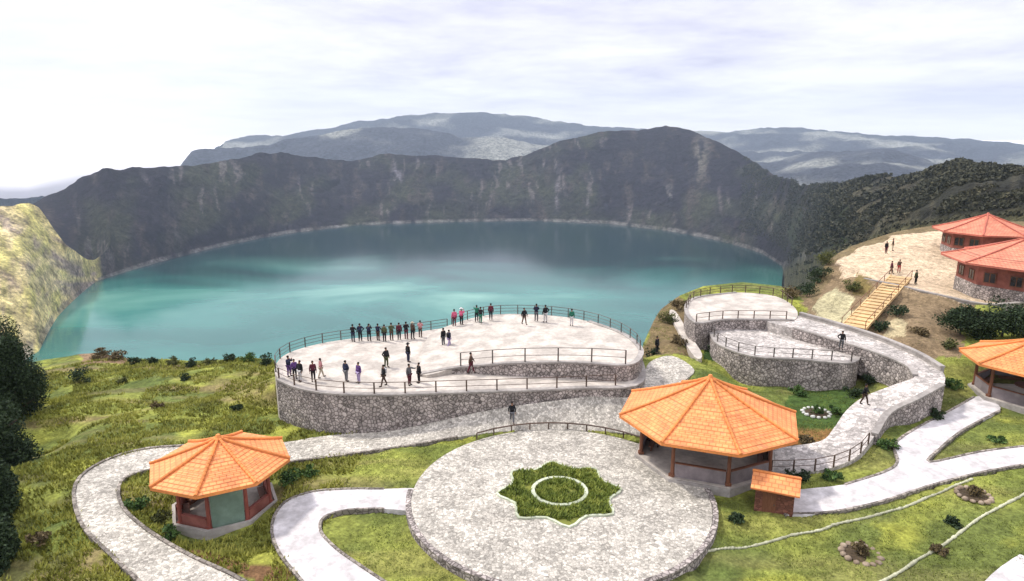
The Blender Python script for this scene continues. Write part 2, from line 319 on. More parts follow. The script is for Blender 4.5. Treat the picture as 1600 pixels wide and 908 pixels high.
for q in ((20,600,-4.5),(100,600,-3.5),(50,700,-3.2),(-200,700,-4),(10,850,-2.2),(80,800,-1.6),(60,905,-1.4),(200,600,-3),(300,610,-2.6),(380,600,-2.6),(300,655,-1.4),(180,670,-1.5),(425,640,-1.6),(150,640,-2.2),
          (560,850,-.7),(580,900,-.8),(350,890,-.8),(230,770,-.8),(300,840,-1.2),(420,850,-1.2),(380,790,-1.2),(300,780,-1.2),(280,820,-1.1),(600,740,-.4),(520,740,-.6),
          (1150,850,-.9),(1200,880,-.8),(1300,850,-.5),(1400,850,-.3),(1550,800,.1),(1600,860,0),(1500,750,.1),(1400,900,-.4),(1100,900,-.9),(1800,800,.3),
          (1275,645,-.2),(1240,680,0),(1300,740,0),(1360,740,.1),(1560,680,.5),(1500,610,1),(1480,640,.8),(1580,660,.6),(1700,640,1),
          (1450,645,.8),(1400,690,.4),(1390,660,.5),(1345,603,0),(1260,608,-.55),(1180,600,-.4),(1310,604,-.3),(1100,560,.6),(1110,540,.6),(1380,590,1),(1400,575,1.3),
          (1480,555,2.6),(1440,530,3.4),(1420,500,4),(1400,480,4.4),(1360,500,3.6),(1440,480,4.4),(1500,510,3.0),(1560,520,2.8),(1600,500,3.2),(1800,520,3),
          (1290,480,3.2),(1320,460,4.4),(1270,490,2.8),(1040,540,1.5),(1035,515,1.2),(1070,530,1.0),(1090,520,1.2)):
    CTRL.append(tuple(P(*q)))
CTRL += [(p.x, p.y, p.z) for p in SAND]
for b in ((0, 12, -1), (-20, 5, -2), (20, 5, -.5), (0, -20, -2), (-60, 0, -6), (60, 0, 2), (0, -80, -6), (-80, -60, -9), (80, -60, 0)): CTRL.append(b)
for p in T1 + T2: CTRL.append((p.x * 0.97, p.y * 0.97 , -.2)) if False else None
CT = np.array([c for c in CTRL if c is not None], float)
def near_h(x, y, raw=False):
    x = np.asarray(x, float); y = np.asarray(y, float); sh = x.shape; xf = x.ravel(); yf = y.ravel(); out = np.empty_like(xf)
    for i in range(0, len(xf), 60000):
        d2 = (xf[i:i+60000, None] - CT[None, :, 0]) ** 2 + (yf[i:i+60000, None] - CT[None, :, 1]) ** 2
        w = 1.0 / (d2 + 0.6) ** 1.9
        out[i:i+60000] = (w * CT[None, :, 2]).sum(1) / w.sum(1)
    base = out.copy()
    out += (fbm(xf * .22, yf * .22, 4, 3) - .5) * .45 * np.clip((np.hypot(xf, yf) - 10) / 30, 0, 1)
    for sl, d in SLABS:
        ins = inpoly(xf, yf, sl)
        if ins.any():
            a = np.array([tuple(p) for p in sl]); ww = 1.0 / (((xf[ins, None] - a[None, :, 0]) ** 2 + (yf[ins, None] - a[None, :, 1]) ** 2) + .3) ** 1.5
            zs = (ww * a[None, :, 2]).sum(1) / ww.sum(1)
            out[ins] = np.minimum(out[ins], zs - .35)
        if d:                                  # keep the verge below the paving
            pass
    ins = np.hypot(xf - PLC.x, yf - PLC.y) < PLR; out[ins] = np.minimum(out[ins], -.5)
    return out.reshape(sh)
def gz(x, y): return float(near_h(np.array([x]), np.array([y]))[0])

# ------------------------------------------------------------------ far relief: knots along each azimuth
def curve(rows, conv):
    a = sorted(conv(*r) for r in rows); return np.array([q[0] for q in a]), np.array([q[1] for q in a])
azB = np.array([math.atan2(p.x, p.y) for p in BROW]); rB = np.array([math.hypot(p.x, p.y) for p in BROW]); zB = np.array([p.z for p in BROW])
o_ = np.argsort(azB); azB, rB, zB = azB[o_], rB[o_], zB[o_]
LAKE_Z = -276.0
shoreL = [(-900,760),(-300,660),(0,590),(62,548),(75,520),(90,495),(120,465),(150,440),(200,424),(270,404),(370,380),(450,365),(560,352),(700,347),(830,345),(950,350),(1050,362),(1130,378),(1190,396),(1222,416)]
SH = [(*az_r(x, y, LAKE_Z), LAKE_Z) for x, y in shoreL]
for x, y, r in ((1246,402,1250),(1300,384,650),(1400,345,450),(1500,330,360),(1600,322,320),(2600,322,300)):
    a, z = az_z(x, y, r); SH.append((a, r, z))
SH = np.array(sorted(SH))
RIM = [(-900,345,2300),(0,332,2300),(48,318,2280),(60,311,2250),(100,295,2200),(130,278,2150),(170,265,2100),(250,263,2250),(330,257,2400),(400,240,2600),(440,237,2700),(500,248,2800),(540,252,2850),(600,240,2900),(640,242,2900),(700,245,2900),(790,250,2900),(830,240,2900),(870,221,2900),(930,207,2950),(1000,204,3000),(1040,195,3000),(1090,208,2900),(1130,225,2700),(1170,247,2450),(1210,274,2150),(1250,291,1700),(1300,287,1300),(1350,281,1050),(1400,278,900),(1450,268,800),(1500,257,700),(1540,262,650),(1570,271,600),(1600,268,600),(1800,262,600),(2600,240,600)]
RM = np.array(sorted((az_z(x, y, r)[0], r, az_z(x, y, r)[1]) for x, y, r in RIM))
SPUR = [(-900,330,1500),(-100,322,1500),(0,324,1520),(45,318,1560),(62,326,1560),(80,352,1540),(100,379,1520),(130,416,1480),(150,438,1440)]
SPR = np.array(sorted((az_z(x, y, r)[0], r, az_z(x, y, r)[1]) for x, y, r in SPUR))
MID = [(-900,330,5000),(230,318,5000),(300,240,5000),(430,225,5000),(500,212,5200),(600,199,5200),(660,202,5200),(720,216,5200),(790,213,5200),(840,224,5200),(900,240,5000),(1000,250,4800),(1130,262,4600),(1200,262,4500),(1250,250,4500),(1300,241,4500),(1380,238,4500),(1430,250,4500),(1500,268,4500),(1600,275,4500),(2600,270,4500)]
MD = np.array(sorted((az_z(x, y, r)[0], r, az_z(x, y, r)[1]) for x, y, r in MID))
FARR = [(-900,345,8000),(215,335,8000),(265,262,8000),(300,225,8000),(350,217,8000),(430,213,8000),(500,203,8000),(560,192,8000),(620,184,8000),(680,178,8000),(740,177,8000),(800,180,8000),(870,188,8000),(920,195,8000),(1000,203,8000),(1060,206,8000),(1130,206,8000),(1200,200,8000),(1280,203,8000),(1350,210,8000),(1450,214,8000),(1520,217,8000),(1600,226,8000),(1800,215,8000),(2600,205,8000)]
FR = np.array(sorted((az_z(x, y, r)[0], r, az_z(x, y, r)[1]) for x, y, r in FARR))

def far_profile(az):
    I = lambda A, k: np.interp(az, A[:, 0], A[:, k])
    rb = np.interp(az, azB, rB); zb = np.interp(az, azB, zB)
    rs, zs = I(SH, 1), I(SH, 2); r4, z4 = I(RM, 1), I(RM, 2)
    a22 = SH[-6, 0]; land = np.clip((az - a22) / .055, 0, 1); land = land * land * (3 - 2 * land)              # 0 on the lake side, 1 on the right hand hillside
    rnl = np.maximum(rb + 330, np.interp(az, [a22 - .10, a22 - .02, a22], [300, 1180, 1480]))
    rn = np.minimum(rnl, rs - 60) * (1 - land) + np.minimum(rb + 90, rs - 40) * land
    zn = -305 * (1 - land) + (zb - 26) * land
    rbot = rs - 30; zbot = zs - 24 * (1 - land) - 4 * land
    sp_a = SPR[-1, 0]; w = np.clip((sp_a + .03 - az) / 0.03, 0, 1); w = w * w * (3 - 2 * w)
    r2d = rs + .35 * (r4 - rs); z2d = zs + .38 * (z4 - zs); r3d = rs + .70 * (r4 - rs); z3d = zs + .72 * (z4 - zs)
    r2 = I(SPR, 1) * w + r2d * (1 - w); z2 = I(SPR, 2) * w + z2d * (1 - w)
    r3 = (I(SPR, 1) + 160) * w + r3d * (1 - w); z3 = (I(SPR, 2) - 70) * w + z3d * (1 - w)
    r2 = np.maximum(r2, rs + 40); r3 = np.maximum(r3, r2 + 40); r4 = np.maximum(r4, r3 + 60)
    r5, z5 = I(MD, 1), I(MD, 2); r6, z6 = I(FR, 1), I(FR, 2)
    one = np.ones_like(az)
    Rk = [rb, rn, rbot, rs, rs + 9, r2, r3, r4, r4 * 1.10, np.minimum(r4 * 1.5, 4000), r5, r5 + 900, r6, 9050 * one]
    Zk = [zb, zn, zbot, zs, zs + 3, z2, z3, z4, z4 - 90, -260 * one - 215 * np.clip((-.27 - az) / .06, 0, 1), z5, z5 * .5 - 130 - 100 * (az < -.4), z6, z6 - 200]
    return Rk, Zk, w
SEG = [14, 2, 2, 2, 34, 26, 40, 5, 6, 26, 8, 26, 3]
azs = np.concatenate([np.arange(-180, -66, 4.0), np.arange(-66, -44, .5), np.arange(-44, 44, .11), np.arange(44, 66, .5), np.arange(66, 180.1, 4.0)]) * math.pi / 180
Rk, Zk, wsp = far_profile(azs)
NN = 250
rows_r = [np.full_like(azs, 0.02)]; kind_row = [-1.0]
s_ = np.linspace(0, 1, NN)[:-1]
for s in s_: rows_r.append(4 + (Rk[0] - 4) * s); kind_row.append(0.0)
rows_z = [None] * len(rows_r)
for k, n in enumerate(SEG):
    for j in range(n):
        t = j / n
        rows_r.append(Rk[k] + (Rk[k + 1] - Rk[k]) * t)
        ts = t
        rows_z.append(Zk[k] + (Zk[k + 1] - Zk[k]) * ts); kind_row.append(k + 1 + t)
rows_r.append(Rk[-1]); rows_z.append(Zk[-1]); kind_row.append(len(SEG) + 1.0)
RR = np.array(rows_r); AA = np.broadcast_to(azs, RR.shape); XX = RR * np.sin(AA); YY = RR * np.cos(AA)
ZZ = np.zeros_like(RR); KR = np.array(kind_row)
nnear = NN
ZZ[:nnear] = near_h(XX[:nnear], YY[:nnear])
for i in range(nnear, len(KR)): ZZ[i] = rows_z[i]
# relief on the crater walls: spurs and gullies running down slope
KK = np.broadcast_to(KR[:, None], RR.shape)
wall = np.clip((KK - 5.0) / .5, 0, 1) * np.clip((8.0 - KK) / .8, 0, 1)
arc = AA * 2400
g1 = ridged(arc / 260 + .35 * fbm(RR / 300, arc / 300, 3, 5), RR / 1500, 4, 11); g2 = ridged(arc / 80 + 1.4 * fbm(RR / 180, arc / 200, 3, 6), RR / 300, 4, 23)
lefts = np.broadcast_to(wsp, RR.shape)
near_right = np.clip((AA - SH[-6, 0]) / .1, 0, 1)
amp = 46 * (1 - .75 * near_right) * (1 - .72 * lefts)
ZZ += wall * ((g1 - .5) * amp + (g2 - .5) * amp * .62 + (fbm(XX / 60, YY / 60, 4, 9) - .5) * amp * .5)
rimj = np.exp(-((KK - 8) / .5) ** 2); ZZ += rimj * (fbm(arc / 45, RR * 0 + 3.3, 4, 77) - .5) * 22 * (1 - .6 * near_right)
near_slope = (KK > 1) & (KK < 2); ZZ += np.where(near_slope, (fbm(XX / 12, YY / 12, 4, 8) - .5) * 10 * np.clip((KK - 1) * 4, 0, 1), 0)
midz = np.clip((KK - 9.5) / .6, 0, 1) * np.clip((14 - KK), 0, 1)
ZZ += midz * ((ridged(XX / 900, YY / 900, 5, 41) - .55) * 190 * (1 - .75 * np.exp(-((KK - 11) / .35) ** 2) - .75 * np.exp(-((KK - 13) / .35) ** 2)) + (fbm(XX / 160, YY / 160, 4, 44) - .5) * 50)

# colours of the land itself
def shade_of(c, a): return np.array(c)[None, None, :] * a[..., None]
BC = np.zeros(RR.shape + (3,))
darkw = np.array((.014, .011, .018)); greenw = np.array((.034, .036, .022)); brownw = np.array((.052, .041, .038)); pinkw = np.array((.16, .14, .14))
n1 = fbm(arc / 130, ZZ / 90, 4, 51); n2 = fbm(arc / 26, ZZ / 40, 4, 61); n3 = fbm(arc / 14 + 2.5 * fbm(ZZ / 50, arc / 60, 3, 72), ZZ / 80, 3, 71)
hrel = np.clip((ZZ - LAKE_Z) / 260, 0, 1)
wcol = darkw + (greenw - darkw) * np.clip((n1 - .46) * 5 + (.45 - hrel), 0, 1)[..., None]
wcol = wcol + (brownw - wcol) * np.clip((n2 - .55) * 4, 0, .8)[..., None]
wcol = wcol + (pinkw - wcol) * (np.clip((n3 - .67) * 7, 0, .45) * np.clip((n1 - .40) * 6, 0, 1))[..., None]
right = np.clip((AA - az_r(1180, 420, -100)[0]) / .10, 0, 1)
hillc = np.array((.026, .026, .018)) + np.array((.06, .05, .03)) * np.clip((n2 - .48) * 4, 0, 1)[..., None] + np.array((.02, .045, .006)) * np.clip((n1 - .5) * 4, 0, 1)[..., None]
wcol = wcol + (hillc - wcol) * right[..., None]
paleA = np.array((.70, .58, .25)); paleB = np.array((.36, .28, .22)); paleC = np.array((.50, .47, .12))
m1 = fbm(arc / 60 + ZZ / 45, arc / 300, 4, 91); m2 = fbm(arc / 30, ZZ / 25, 3, 95)
pcol = paleB + (paleA - paleB) * np.clip((m1 - .40) * 5, 0, 1)[..., None]
st = fbm((arc * .55 + ZZ) / 16, (arc - ZZ) / 140, 4, 97); pcol = pcol + (np.array((.74, .62, .30)) - pcol) * np.clip((st - .48) * 6, 0, .85)[..., None]
pcol = pcol + (np.array((.30, .22, .17)) - pcol) * np.clip((.40 - st) * 7, 0, .8)[..., None]
pcol = pcol + (paleC - pcol) * np.clip((m2 - .55) * 4, 0, .6)[..., None]
pm = np.clip((lefts - .8) * 5, 0, 1) * (KK < 6.75)
wcol = wcol + (pcol - wcol) * pm[..., None]
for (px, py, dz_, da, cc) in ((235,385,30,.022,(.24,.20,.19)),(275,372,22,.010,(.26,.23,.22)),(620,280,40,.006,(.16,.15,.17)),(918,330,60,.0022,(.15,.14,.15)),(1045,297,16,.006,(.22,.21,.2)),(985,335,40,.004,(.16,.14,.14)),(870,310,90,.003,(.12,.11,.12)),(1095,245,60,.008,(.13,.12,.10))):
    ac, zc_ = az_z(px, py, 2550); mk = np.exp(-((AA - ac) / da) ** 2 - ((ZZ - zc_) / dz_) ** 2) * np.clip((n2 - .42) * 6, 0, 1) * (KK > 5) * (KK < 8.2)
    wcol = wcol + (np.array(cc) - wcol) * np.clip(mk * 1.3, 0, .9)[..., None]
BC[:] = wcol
beach = ((KK >= 4.0) & (KK < 5.03)) * (1 - right); bcol = np.array((.19, .18, .17))
BC = BC + (bcol - BC) * (beach * .6 * np.clip((fbm(arc / 22, RR * 0, 4, 5) - .25) * 4, 0, 1))[..., None]
fard = (KK > 8.0)
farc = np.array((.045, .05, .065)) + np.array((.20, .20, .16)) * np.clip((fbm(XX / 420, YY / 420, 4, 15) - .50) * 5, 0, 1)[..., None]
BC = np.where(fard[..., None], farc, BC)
# near hill
grassA = np.array((.215, .235, .05)); grassB = np.array((.115, .14, .036)); dryc = np.array((.24, .19, .10))
ng = fbm(XX / 6, YY / 6, 4, 33); ngx = fbm(XX / 14, YY / 2.2, 4, 35)
nc = grassB + (grassA - grassB) * np.clip((ng - .40) * 5, 0, 1)[..., None]
leftness = np.clip(-(XX + 8) / 10, 0, 1)
nc = nc + (np.array((.20, .15, .075)) - nc) * (np.clip((ngx - .50) * 5, 0, .8) * (.35 + .65 * leftness))[..., None]
nc = nc + (np.array((.07, .10, .025)) - nc) * (np.clip((fbm(XX / 5 + 40, YY / 3.4, 4, 47) - .56) * 5, 0, .55))[..., None]
nc = nc + (np.array((.27, .28, .05)) - nc) * (np.clip((fbm(XX / 4, YY / 3, 3, 38) - .58) * 6, 0, .9))[..., None]
def paint(poly, col, soft=.8, seed=0):
    global nc
    jx = (fbm(XX / 1.6, YY / 1.6, 3, seed + 101) - .5) * 3 * soft; jy = (fbm(XX / 1.6, YY / 1.6, 3, seed + 202) - .5) * 3 * soft
    m = inpoly(XX + jx, YY + jy, poly) & (KK < 1.1); nc = np.where(m[..., None], np.array(col), nc)
brown_slope = pl((1330,560,2.5),(1300,520,3.3),(1255,478,3),(1262,448,4),(1300,405,6),(1345,395,6.5),(1400,440,5.5),(1480,455,5),(1540,478,4),(1500,520,3),(1520,560,2),(1470,560,2.5))
paint(brown_slope, (.20, .145, .085), 1.0, 1)
paint(pl((1270,475,3.4),(1300,452,4.4),(1330,462,4.3),(1338,500,3.6),(1320,512,3.4),(1280,500,3)), (.40, .36, .22), .5, 2)
paint(pl((1385,520,3.6),(1380,500,4),(1410,495,4.2),(1420,520,3.7)), (.36, .30, .18), .5, 3)
paint(SAND, (.54, .42, .29), .8, 4)
paint(pl((1262,462,3.4),(1296,400,6),(1312,384,6.8),(1350,370,7.4),(1400,358,8),(1460,348,8.6),(1700,342,9),(1700,366,8.4),(1560,362,8.2),(1470,360,8.2),(1400,368,7.8),(1345,387,7),(1305,407,6.2),(1275,470,3.5)), (.17, .13, .07), .5, 12)
paint(pl((1330,445,5.7),(1340,415,6.2),(1360,425,6.),(1360,450,5.4)), (.17, .13, .05), .6, 5)
paint(pl((1005,560,1.6),(1010,515,1.2),(1030,470,1.5),(1062,458,2),(1085,500,1.2),(1090,560,1),(1045,560,1.8)), (.17, .125, .065), .8, 6)
paint(pl((1210,700,.1),(1240,600,0),(1330,600,.3),(1340,620,.5),(1290,690,.4)), (.05, .085, .02), .4, 7)
paint(pl((1225,705,.1),(1240,670,0),(1310,668,.3),(1285,690,.4)), (.20, .11, .04), .4, 8)
paint(pl((1085,505,1),(1125,505,1),(1150,550,.3),(1165,572,0),(1100,560,.8)), (.03, .06, .015), .3, 9)
paint(pl((285,862,-.7),(300,850,-.7),(460,905,-.8),(440,930,-.8)), (.16, .09, .045), .3, 10)
paint(pl((120,545,-5),(170,540,-5),(210,565,-4.4),(130,575,-5)), (.22, .15, .09), .5, 11)
BC = np.where((KK < 1.06)[..., None], nc, BC)
nsl = (KK >= 1.06) & (KK < 4); BC = np.where(nsl[..., None], np.array((.075, .07, .035)), BC)

nr, na = RR.shape
idx = np.arange(nr * na).reshape(nr, na)
fc = np.stack([idx[:-1, :-1], idx[:-1, 1:], idx[1:, 1:], idx[1:, :-1]], -1).reshape(-1, 4)
co = np.stack([XX, YY, ZZ], -1).reshape(-1, 3)
def ground_mat(name, s1, s2, s3, b, amt, amt2):
    m = bpy.data.materials.new(name); m.use_nodes = True; nt = m.node_tree; bs = nt.nodes['Principled BSDF']; N, L = nt.nodes.new, nt.links.new
    bs.inputs['Roughness'].default_value = .95; bs.inputs['Specular IOR Level'].default_value = .12
    at = N('ShaderNodeAttribute'); at.attribute_name = 'land'; geo = N('ShaderNodeNewGeometry')
    def nz(sc, lo, hi, a, bb):
        n = N('ShaderNodeTexNoise'); n.inputs['Scale'].default_value = sc; n.inputs['Detail'].default_value = 6; n.inputs['Roughness'].default_value = .68; L(geo.outputs['Position'], n.inputs['Vector'])
        mr = N('ShaderNodeMapRange'); L(n.outputs[0], mr.inputs[0]); mr.inputs[1].default_value = lo; mr.inputs[2].default_value = hi; mr.inputs[3].default_value = a; mr.inputs[4].default_value = bb
        return n, mr
    cur = at.outputs['Color']
    first = None
    for sc, a, bb in ((s1, 1 - amt, 1 + amt), (s2, 1 - amt2, 1 + amt2), (s3, .8, 1.2)):
        n, mr = nz(sc, .35, .65, a, bb); first = first or n
        mx = N('ShaderNodeMix'); mx.data_type = 'RGBA'; mx.blend_type = 'MULTIPLY'; mx.inputs[0].default_value = 1; L(cur, mx.inputs[6]); L(mr.outputs[0], mx.inputs[7]); cur = mx.outputs[2]
    L(cur, bs.inputs['Base Color'])
    bp = N('ShaderNodeBump'); bp.inputs['Strength'].default_value = 1.0; bp.inputs['Distance'].default_value = b; L(first.outputs[0], bp.inputs['Height']); L(bp.outputs[0], bs.inputs['Normal'])
    return m
M['ground_near'] = ground_mat('hilltop_ground', 1.6, 5.0, .5, .18, .34, .3)
M['ground_far'] = ground_mat('crater_ground', .045, .16, .012, 22, .6, .45)
ground = pydata('ground', co, fc, [M['ground_near'], M['ground_far']], smooth=True)
tag(ground, kind='structure')
at = ground.data.attributes.new('land', 'FLOAT_COLOR', 'POINT')
at.data.foreach_set('color', np.concatenate([BC.reshape(-1, 3), np.ones((nr * na, 1))], 1).astype(np.float32).ravel())
RND = 0
mi = np.repeat((KR[:-1] > 1.3).astype(np.int32), na - 1); ground.data.polygons.foreach_set('material_index', mi)

# ------------------------------------------------------------------ lake
def build_lake():
    az = np.arange(-70, 24, .5) * math.pi / 180; Rk, Zk, _ = far_profile(az)
    far = np.minimum(Rk[3], 3200) + 45; ok = Zk[3] < LAKE_Z + 40
    az, far = az[ok], far[ok]
    n = len(az); fr = np.linspace(0, 1, 12); pts = []
    for t in fr: pts.append(np.stack([(150 + (far - 150) * t) * np.sin(az), (150 + (far - 150) * t) * np.cos(az), np.full(n, LAKE_Z)], -1))
    co = np.concatenate(pts); idx = np.arange(len(fr) * n).reshape(len(fr), n)
    f = np.stack([idx[:-1, :-1], idx[:-1, 1:], idx[1:, 1:], idx[1:, :-1]], -1).reshape(-1, 4)
    m = bpy.data.materials.new('lake_water'); m.use_nodes = True; nt = m.node_tree; b = nt.nodes['Principled BSDF']; N, L = nt.nodes.new, nt.links.new
    b.inputs['Roughness'].default_value = .12; b.inputs['IOR'].default_value = 1.33; b.inputs['Specular IOR Level'].default_value = .5
    geo = N('ShaderNodeNewGeometry'); mp = N('ShaderNodeMapping'); mp.inputs['Scale'].default_value = (1, 1.5, 1); L(geo.outputs['Position'], mp.inputs[0])
    n1 = N('ShaderNodeTexNoise'); n1.inputs['Scale'].default_value = .0021; n1.inputs['Detail'].default_value = 5; n1.inputs['Distortion'].default_value = .8; L(mp.outputs[0], n1.inputs['Vector'])
    rp = N('ShaderNodeValToRGB'); L(n1.outputs[0], rp.inputs[0]); e = rp.color_ramp.elements
    e[0].position = .38; e[0].color = (.012, .11, .095, 1); e[1].position = .70; e[1].color = (.15, .35, .28, 1); k = e.new(.53); k.color = (.028, .18, .15, 1)
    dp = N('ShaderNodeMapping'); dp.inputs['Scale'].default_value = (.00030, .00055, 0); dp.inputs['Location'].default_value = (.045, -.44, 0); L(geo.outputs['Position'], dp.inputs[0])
    gr = N('ShaderNodeTexGradient'); gr.gradient_type = 'SPHERICAL'; L(dp.outputs[0], gr.inputs[0])      # darker base colour toward the far shore: dark reflection of the cliffs painted in
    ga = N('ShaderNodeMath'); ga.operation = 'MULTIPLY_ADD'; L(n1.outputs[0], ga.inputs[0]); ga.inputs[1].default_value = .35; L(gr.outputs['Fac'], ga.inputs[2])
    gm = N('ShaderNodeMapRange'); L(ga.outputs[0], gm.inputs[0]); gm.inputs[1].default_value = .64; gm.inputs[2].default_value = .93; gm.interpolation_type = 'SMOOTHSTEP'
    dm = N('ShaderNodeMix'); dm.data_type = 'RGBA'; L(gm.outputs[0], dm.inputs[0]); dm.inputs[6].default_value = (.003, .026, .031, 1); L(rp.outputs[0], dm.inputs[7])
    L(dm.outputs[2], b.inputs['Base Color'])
    n2 = N('ShaderNodeTexNoise'); n2.inputs['Scale'].default_value = .12; n2.inputs['Detail'].default_value = 4; L(geo.outputs['Position'], n2.inputs['Vector'])
    bp = N('ShaderNodeBump'); bp.inputs['Strength'].default_value = .5; bp.inputs['Distance'].default_value = .22; L(n2.outputs[0], bp.inputs['Height']); L(bp.outputs[0], b.inputs['Normal'])
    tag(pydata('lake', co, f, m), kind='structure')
build_lake()

# ------------------------------------------------------------------ haze and the sea of cloud beyond it
def build_air():
    b = MB(); x0, x1, y0, y1, z0, z1 = -2950, 9100, -900, 9100, -520, 560
    b.box(((x0 + x1) / 2, (y0 + y1) / 2, (z0 + z1) / 2), (x1 - x0, y1 - y0, z1 - z0))
    m = bpy.data.materials.new('haze_air'); m.use_nodes = True; nt = m.node_tree; nt.nodes.clear()
    o = nt.nodes.new('ShaderNodeOutputMaterial'); v = nt.nodes.new('ShaderNodeVolumePrincipled'); nt.links.new(v.outputs[0], o.inputs['Volume'])
    v.inputs['Color'].default_value = (.66, .81, 1.0, 1); v.inputs['Density'].default_value = HAZE; v.inputs['Anisotropy'].default_value = 0.0
    tag(b.build('haze', m), kind='stuff')
HAZE = 0.000064
# cut the ground sheet at the air's sides so that the box holds all of it
def clip_ground():
    me = ground.data; v = np.empty(len(me.vertices) * 3, np.float32); me.vertices.foreach_get('co', v); v = v.reshape(-1, 3)
    v[:, 0] = np.clip(v[:, 0], -2900, 9050); v[:, 1] = np.clip(v[:, 1], -850, 9050); v[:, 2] = np.clip(v[:, 2], -500, 540)
    me.vertices.foreach_set('co', v.ravel()); me.update()
clip_ground()
build_air()
def build_clouds():
    # a rolling cloud deck filling the lowlands outside the massif, from the edge of the land to the horizon
    m = mat('cloud', (.97, .96, .97), 1.0, (.92, .91, .95), .0006, spec=0.0, scale3=.0003)
    co = []; n = 140; mm = 70
    for j in range(mm):
        t = j / (mm - 1)
        for i in range(n + 1):
            a = R(-100 + 200 * i / n)
            x, y = math.sin(a), math.cos(a)
            # distance to the box along this direction
            tb = 1e9
            if x < 0: tb = min(tb, 3080 / -x)
            if x > 0: tb = min(tb, 9250 / x)
            if y > 0: tb = min(tb, 9250 / y)
            tb = min(tb, 11000); rr = tb * (1 + 0.02) + (60000 - tb) * t ** 2.6
            h = -620 + (430 * (1 - math.exp(-t * 16)))
            nz = float(fbm(np.array([rr * x / 1500]), np.array([rr * y / 1500]), 5, 7)[0]) - .5
            co.append((rr * x, rr * y, h + nz * 260 * min(1, t * 12) ))
    idx = np.arange(mm * (n + 1)).reshape(mm, n + 1)
    f = np.stack([idx[:-1, :-1], idx[:-1, 1:], idx[1:, 1:], idx[1:, :-1]], -1).reshape(-1, 4)
    tag(pydata('clouds', co, f, m, smooth=True), kind='structure')
build_clouds()

# ================================================================== PAVINGS
def slab(name, pts, depth, m, n=4, lift=0.0):
    q = smooth_closed(pts, n); bm = bmesh.new()
    top = [bm.verts.new((p.x, p.y, p.z + lift)) for p in q]; bot = [bm.verts.new((p.x, p.y, p.z - depth)) for p in q]
    for i in range(len(q)):
        j = (i + 1) % len(q); bm.faces.new((bot[i], bot[j], top[j], top[i]))
    es = [bm.edges.get((top[i], top[(i + 1) % len(q)])) for i in range(len(q))]
    bmesh.ops.triangle_fill(bm, use_beauty=True, edges=es)
    bmesh.ops.recalc_face_normals(bm, faces=bm.faces)
    me = bpy.data.meshes.new(name); bm.to_mesh(me); bm.free(); me.materials.append(m)
    return tag(link(name, me), kind='structure')
def strip(b, pts, w, h, below=.3, closed=False):
    """a kerb or wall body along pts, w thick, from below to h above"""
    n = len(pts); L = []; 
    for i in range(n):
        a = pts[i - 1] if (closed or i > 0) else pts[i]; c = pts[(i + 1) % n] if (closed or i < n - 1) else pts[i]
        d = Vector((c.x - a.x, c.y - a.y, 0)); d.normalize(); s = Vector((-d.y, d.x, 0)) * (w / 2); p = pts[i]
        bl = below[i] if isinstance(below, (list, tuple)) else p.z - below
        L.append([b.bm.verts.new(v) for v in ((p.x - s.x, p.y - s.y, bl), (p.x - s.x, p.y - s.y, p.z + h), (p.x + s.x, p.y + s.y, p.z + h), (p.x + s.x, p.y + s.y, bl))])
    for i in range(n if closed else n - 1):
        A, B = L[i], L[(i + 1) % n]
        for k in range(4): b.bm.faces.new((A[k], A[(k + 1) % 4], B[(k + 1) % 4], B[k]))
    if not closed: b.bm.faces.new(L[0]); b.bm.faces.new(L[-1][::-1])
def kerb(pts, m, w=.22, h=.1, n=4, closed=False, name='kerb'):
    q = (smooth_closed if closed else smooth_open)(pts, n); b = MB(); strip(b, q, w, h, .35, closed)
    return tag(b.build(name, m), kind='structure')
slab('stone_path', PATH1, .4, M['cobble'])
slab('concrete_path', PATHW, .4, M['concrete'])
slab('concrete_path', PATHE, .4, M['concrete'])
slab('stone_path', pl((1046,488,1.7),(1056,487,1.9),(1076,520,1.6),(1097,553,1.5),(1086,558,1.5),(1064,524,1.5)), 1.2, M['terrace'])
slab('ramp_path', RAMP, 2.6, M['ramp'], 4)
slab('viewing_terrace', T1, 4.5, M['terrace'], 4)
slab('viewing_terrace', T2, 4.5, M['terrace'], 4, 0)
slab('viewing_terrace', T3, 4.0, M['terrace'], 4)
slab('viewing_terrace', T4, 3.4, M['ramp'], 4)
slab('concrete_path', pl((1500,985,0),(1535,912,0),(1600,862,0),(1700,815,.1),(1800,900,.1),(1700,985,0)), .5, M['concrete'])
circ = lambda c, r, n, a0=0.0, a1=2 * math.pi, z=None: [Vector((c.x + r * math.cos(a0 + (a1 - a0) * k / n), c.y + r * math.sin(a0 + (a1 - a0) * k / n), c.z if z is None else z)) for k in range(n + (0 if abs(a1 - a0 - 2 * math.pi) < 1e-6 else 1))]
slab('plaza', circ(PLC, PLR - .2, 64), .5, M['cobble'], 1)
kerb([PATH1[i] for i in range(8, 16)], M['kerb']); kerb([PATH1[i] for i in range(16, 29)], M['kerb'])
kerb(PATHW[1:9], M['kerb'], .18, .06); kerb(PATHW[10:17], M['kerb'], .18, .06)
kerb(PATHE[0:6], M['kerb'], .18, .06); kerb(PATHE[8:14], M['kerb'], .18, .06); kerb(PATHE[15:22], M['kerb'], .18, .06)

